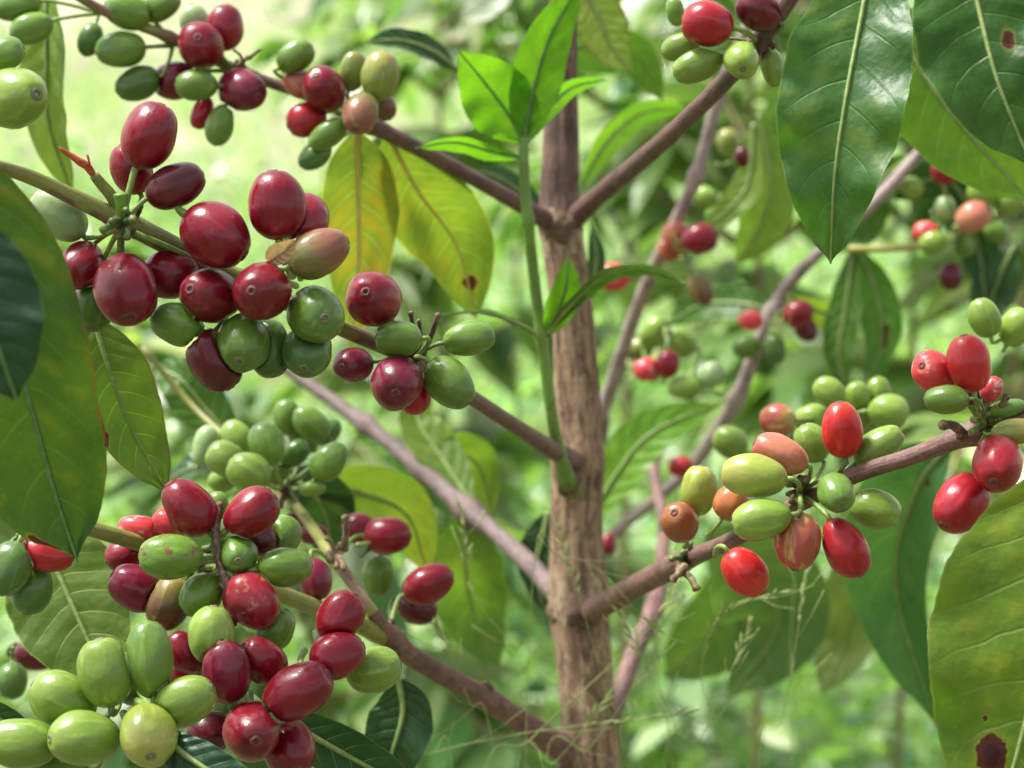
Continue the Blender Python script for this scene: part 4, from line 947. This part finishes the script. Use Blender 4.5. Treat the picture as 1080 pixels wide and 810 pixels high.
CH['K'] = (.548, 'cherries of the cluster at the right edge', [
 (1022,383,46,60,100,0,-3,'oran','K','glossy orange-red cherry on top of the right edge cluster'),
 (985,393,44,48,150,1,4,'pink','K','pinkish red cherry with split skin behind the orange-red one'),
 (998,421,30,46,180,0,-6,'grn','K','small green cherry lying level under the split pinkish one'),
 (1052,489,52,58,-100,1,-4,'red','K','plump crimson cherry touching the broad mottled leaf'),
 (1014,531,54,66,-130,1,2,'red','K','crimson cherry with navel lower left under the plump one'),
 (1046,410,22,28,60,0,6,'pink','K','tiny pink cherry right of the orange-red one'),
 (1022,412,26,32,-60,0,9,'dark','K','dark red cherry in shade under the orange-red one'),
 (1072,455,28,52,5,0,2,'oliv','K','slim green cherry lying along the branch at the right edge'),
 (1062,431,20,40,10,0,9,'grn','K','thin green cherry above the branch at the right edge'),
 (1038,335,34,42,110,0,110,'lime','K2','blurred green cherry left one of the pair above the orange-red cherry'),
 (1072,345,36,42,60,0,115,'lime','K2','blurred green cherry right one of the pair at the edge')])
CH['L'] = (.975, 'out of focus cherries at the far right', [
 (996,180,28,30,90,0,-10,'crim','L','blurred red cherry highest of those between the two big leaves'),
 (1035,203,29,32,80,0,0,'lime','L','blurred pale green cherry above the orange-pink one'),
 (1064,212,30,34,60,0,4,'lime','L','blurred pale green cherry rightmost of the far pair'),
 (997,220,23,27,110,0,6,'pale','L','small pale cherry below the highest far red one'),
 (1026,229,33,36,30,0,-14,'salm','L','blurred orange-pink cherry in the far group'),
 (977,246,25,29,160,0,0,'pink','L','blurred pink and green cherry on the thin yellow twig'),
 (984,256,25,29,190,0,-6,'lime','L','blurred green cherry under the pink one on the yellow twig'),
 (1017,258,24,28,-70,0,8,'grn','L','blurred green cherry hanging below the orange-pink one'),
 (1003,292,24,29,-90,0,0,'dark','L','dark red cherry hanging lowest in the far group'),
 (962,198,22,25,150,0,10,'lime','L','small green cherry beside the short mauve branch'),
 (1050,245,24,28,-40,0,14,'grn','L','blurred green cherry right of the orange-pink one')])
CH['M'] = (.63, 'cherries on the upper right branch', [
 (746,25,48,54,170,0,-4,'red','M','bright red round cherry left of the drooping leaf at the top'),
 (800,11,42,50,150,0,0,'dark','M','dark red cherry at the top edge touching the drooping leaf'),
 (736,69,34,54,200,0,-2,'lime','M','green cherry lying slanted under the bright red one'),
 (782,63,37,39,-80,1,-8,'lime','M','small round green cherry with dark navel on the branch'),
 (718,49,28,42,200,0,10,'lime','M','pale green cherry behind the bright red one'),
 (815,72,24,40,-80,0,12,'lime','M','half-hidden green cherry behind the drooping leaf edge'),
 (712,12,20,30,100,0,14,'grn','M','small green cherry at the top edge left of the bright red one')])
CH['N'] = (.97, 'out of focus cherries on the mauve branches', [
 (738,252,32,38,10,0,-12,'crim','N2','blurred red cherry right of its paler twin on the mauve branch'),
 (714,250,30,34,120,0,0,'pbrn','N2','blurred pinkish twin left of the red one on the mauve branch'),
 (706,262,24,28,-100,0,4,'obrn','N2','blurred brownish cherry under the pinkish twin'),
 (647,292,30,36,180,0,-10,'pink','N2','blurred pink cherry just right of the trunk above the thin curved leaf'),
 (738,305,26,36,-60,0,0,'brwn','N2','olive brown cherry hanging below the blurred red pair'),
 (704,384,25,30,80,0,0,'crim','N2','blurred red cherry right one of the low pair by the mauve branch'),
 (682,390,26,28,180,0,4,'pink','N2','blurred pink cherry left one of the low pair by the mauve branch'),
 (750,395,26,29,60,0,0,'pale','O2','blurred whitish green cherry beside the second mauve branch'),
 (722,409,24,36,180,0,0,'lime','O2','blurred yellow-green cherry below the low red pair'),
 (783,166,16,22,-90,0,0,'dark','N1','tiny dark red cherry right of the mauve branch node'),
 (842,331,30,32,30,0,-8,'crim','O1','blurred crimson cherry right of the second mauve branch'),
 (850,347,24,28,-60,0,0,'dark','O1','dark red cherry under the crimson one by the second mauve branch'),
 (791,338,22,26,180,0,0,'pink','O1','small pink cherry left of the second mauve branch'),
 (817,369,24,32,-80,0,10,'dgrn','O1','dark green cherry behind the second mauve branch'),
 (787,366,24,30,190,0,14,'grn','O1','green cherry left of the second mauve branch below the pink one'),
 (718,492,22,26,0,0,20,'red','P','blurred red cherry behind the yellow-green upright one'),
 (641,574,18,24,-90,0,40,'crim','P','tiny dark red spot of a cherry right beside the lower trunk'),
 (690,350,30,36,60,0,60,'lime','P','blurred yellow-green cherry in the pale bunch below the olive brown one'),
 (716,362,32,38,160,0,64,'lime','P','larger yellow-green cherry right in the pale bunch below the olive brown one'),
 (674,368,26,32,200,0,70,'oliv','P','yellow-green cherry nearest the first mauve branch, above the low red pair'),
 (768,150,24,30,100,0,40,'oliv','N1','blurred olive cherry near the tip of the first mauve branch'),
 (745,208,22,26,-40,0,30,'lime','N1','blurred small green cherry at the mauve branch node')])
for key, (d0, grp, rows) in CH.items():
    for (x, y, w, l, ang, t, lay, colr, nd, lab) in rows:
        cherry(x, y, w, l, ang, t, d0+lay/1000, colr, lab, NODES[nd], plan=True)
cherry_n = 0
for key, (d0, grp, rows) in CH.items():
    for (x, y, w, l, ang, t, lay, colr, nd, lab) in rows:
        cherry(x, y, w, l, ang, t, d0+lay/1000, colr, lab, NODES[nd], grp, dent=.06 if 'wrinkled' in lab or 'scarred' in lab else 0.)

# ---------------------------------------------------------------- grass stalks in front of the trunk foot
def stalk(pts, label, r=.0005, spikes=0):
    C = [P(*s) for s in spline(pts, 40)]
    # run on down to the soil
    mb = MB(); r *= .42; tube(mb, C, [r*(1-.5*i/39) for i in range(40)], 6)
    for k in range(spikes):
        i = 39-k; c = C[i]; d_ = (C[i]-C[i-1]).normalized()*.004+Vector((R.uniform(-1, 1), R.uniform(-.5, .5), R.uniform(-.2, .6)))*.003
        tube(mb, [c, c+d_*.5, c+d_], [.0002, .0005, .0001], 5)
    for k in range(7):
        i = R.randint(16, 38); c = C[i]; t_ = (C[i+1]-C[i-1]).normalized(); l_ = R.uniform(.008, .020)
        d_ = (t_*R.uniform(.4, 1)+Vector((R.uniform(-1, 1), R.uniform(-.4, .4), R.uniform(-.5, .8)))*.7)*l_
        tube(mb, [c, c+d_*.5+Vector((0, 0, -.001)), c+d_], [.00012, .00010, .00016], 4)
    o = mb.build('grass_stalk', M_GSTEM, None, C[0]); tag(o, label, 'grass stalk', 'thin grass stalks in front of the trunk')
stalk([(430, 1500, .85), (500, 860, .76), (560, 780, .74), (640, 705, .73), (700, 640, .73), (715, 600, .735)], 'green grass stalk rising from bottom across the trunk to the right-hand branch', .0007, 10)
stalk([(300, 1500, .9), (400, 830, .76), (455, 795, .75), (560, 772, .74), (660, 760, .735), (720, 752, .735)], 'pale grass stalk lying nearly level across the trunk foot', .0006, 12)
stalk([(600, 1500, .85), (525, 820, .74), (495, 740, .73), (470, 680, .73), (445, 640, .73)], 'grass stalk leaning left in front of the lower brown branch', .0005, 10)
stalk([(760, 1500, .9), (600, 760, .78), (540, 680, .77), (500, 625, .77), (488, 540, .77)], 'thin stalk curving up left beside the olive hanging leaf', .0004, 6)
stalk([(790, 1500, .9), (712, 830, .80), (700, 740, .79), (690, 680, .79), (720, 630, .79)], 'grass stalk rising right of the trunk foot towards the branch', .0005, 10)
stalk([(540, 1500, .8), (560, 640, .73), (590, 590, .725), (630, 600, .725), (668, 640, .725), (690, 665, .725)], 'fine pale stalk arching over the trunk below the branch fork', .0004, 6)
stalk([(900, 1500, .9), (770, 830, .80), (740, 720, .76), (760, 650, .74), (822, 625, .73)], 'fine grass stalk bending right under the orange-red hanging cherry', .0004, 14)
stalk([(860, 1500, 1.0), (835, 800, .95), (838, 600, .93), (842, 470, .93), (830, 380, .93), (835, 320, .93)], 'tall blurred stalk rising beside the second mauve branch', .0005, 0)

for k, (x0, y0, x1, y1, lab) in enumerate([
    (655, 840, 590, 560, 'fine grass stalk crossing the middle of the lower trunk nearly upright'),
    (575, 840, 690, 690, 'fine grass stalk crossing the trunk foot towards the upper right'),
    (735, 840, 655, 650, 'fine grass stalk leaning left over the reddish stem beside the trunk'),
    (480, 840, 380, 690, 'fine grass stalk leaning left below the pale green cherry'),
    (700, 840, 790, 660, 'fine grass stalk leaning right below the broad olive leaf'),
    (800, 840, 850, 600, 'fine grass stalk rising just under the pinkish brown cherry'),
    (545, 840, 640, 735, 'short fine grass stalk at the bottom left of the trunk foot')]):
    stalk([(x0+R.uniform(-60, 60), 1500, .9), (x0, y0, .77), ((x0*2+x1)/3+8, (y0*2+y1)/3, .75), ((x0+x1*2)/3+6, (y0+y1*2)/3, .74), (x1, y1, .74)], lab, .0005, 8)
# ================================================================ LIGHT
SUN_EL, SUN_AZ = rad(62), rad(-72)   # high, behind the tree and to the left
sd_ = Vector((math.sin(SUN_AZ)*math.cos(SUN_EL), math.cos(SUN_AZ)*math.cos(SUN_EL), math.sin(SUN_EL)))
sl = bpy.data.lights.new('sun', 'SUN'); so = bpy.data.objects.new('sun', sl); COL.objects.link(so)
sl.energy = 3.3; sl.angle = rad(12); sl.color = (1, .97, .92); so.rotation_euler = sd_.to_track_quat('Z', 'Y').to_euler()
w = bpy.data.worlds.new('World'); scene.world = w; w.use_nodes = True
nt = w.node_tree; bg = nt.nodes['Background']; bg.inputs['Strength'].default_value = .12
sky = nt.nodes.new('ShaderNodeTexSky'); sky.sky_type = 'NISHITA'; sky.sun_disc = False
sky.sun_elevation = SUN_EL; sky.sun_rotation = SUN_AZ; sky.air_density = 1.; sky.dust_density = 5.; sky.altitude = 800
hs = nt.nodes.new('ShaderNodeHueSaturation'); hs.inputs['Saturation'].default_value = .22
nt.links.new(sky.outputs[0], hs.inputs['Color']); nt.links.new(hs.outputs[0], bg.inputs['Color'])

# ---------------------------------------------------------------- render settings
vs_ = scene.view_settings; scene.display_settings.display_device = 'sRGB'
vs_.view_transform = 'Standard'; vs_.look = 'None'; vs_.gamma = 1; vs_.exposure = 1.28; vs_.use_curve_mapping = False
scene.render.engine = 'CYCLES'; cy = scene.cycles
cy.max_bounces = 7; cy.diffuse_bounces = 3; cy.glossy_bounces = 2; cy.transmission_bounces = 4; cy.caustics_reflective = False; cy.caustics_refractive = False
cy.use_denoising = True; cy.sample_clamp_indirect = 4
try: cy.denoiser = 'OPENIMAGEDENOISE'
except Exception: pass
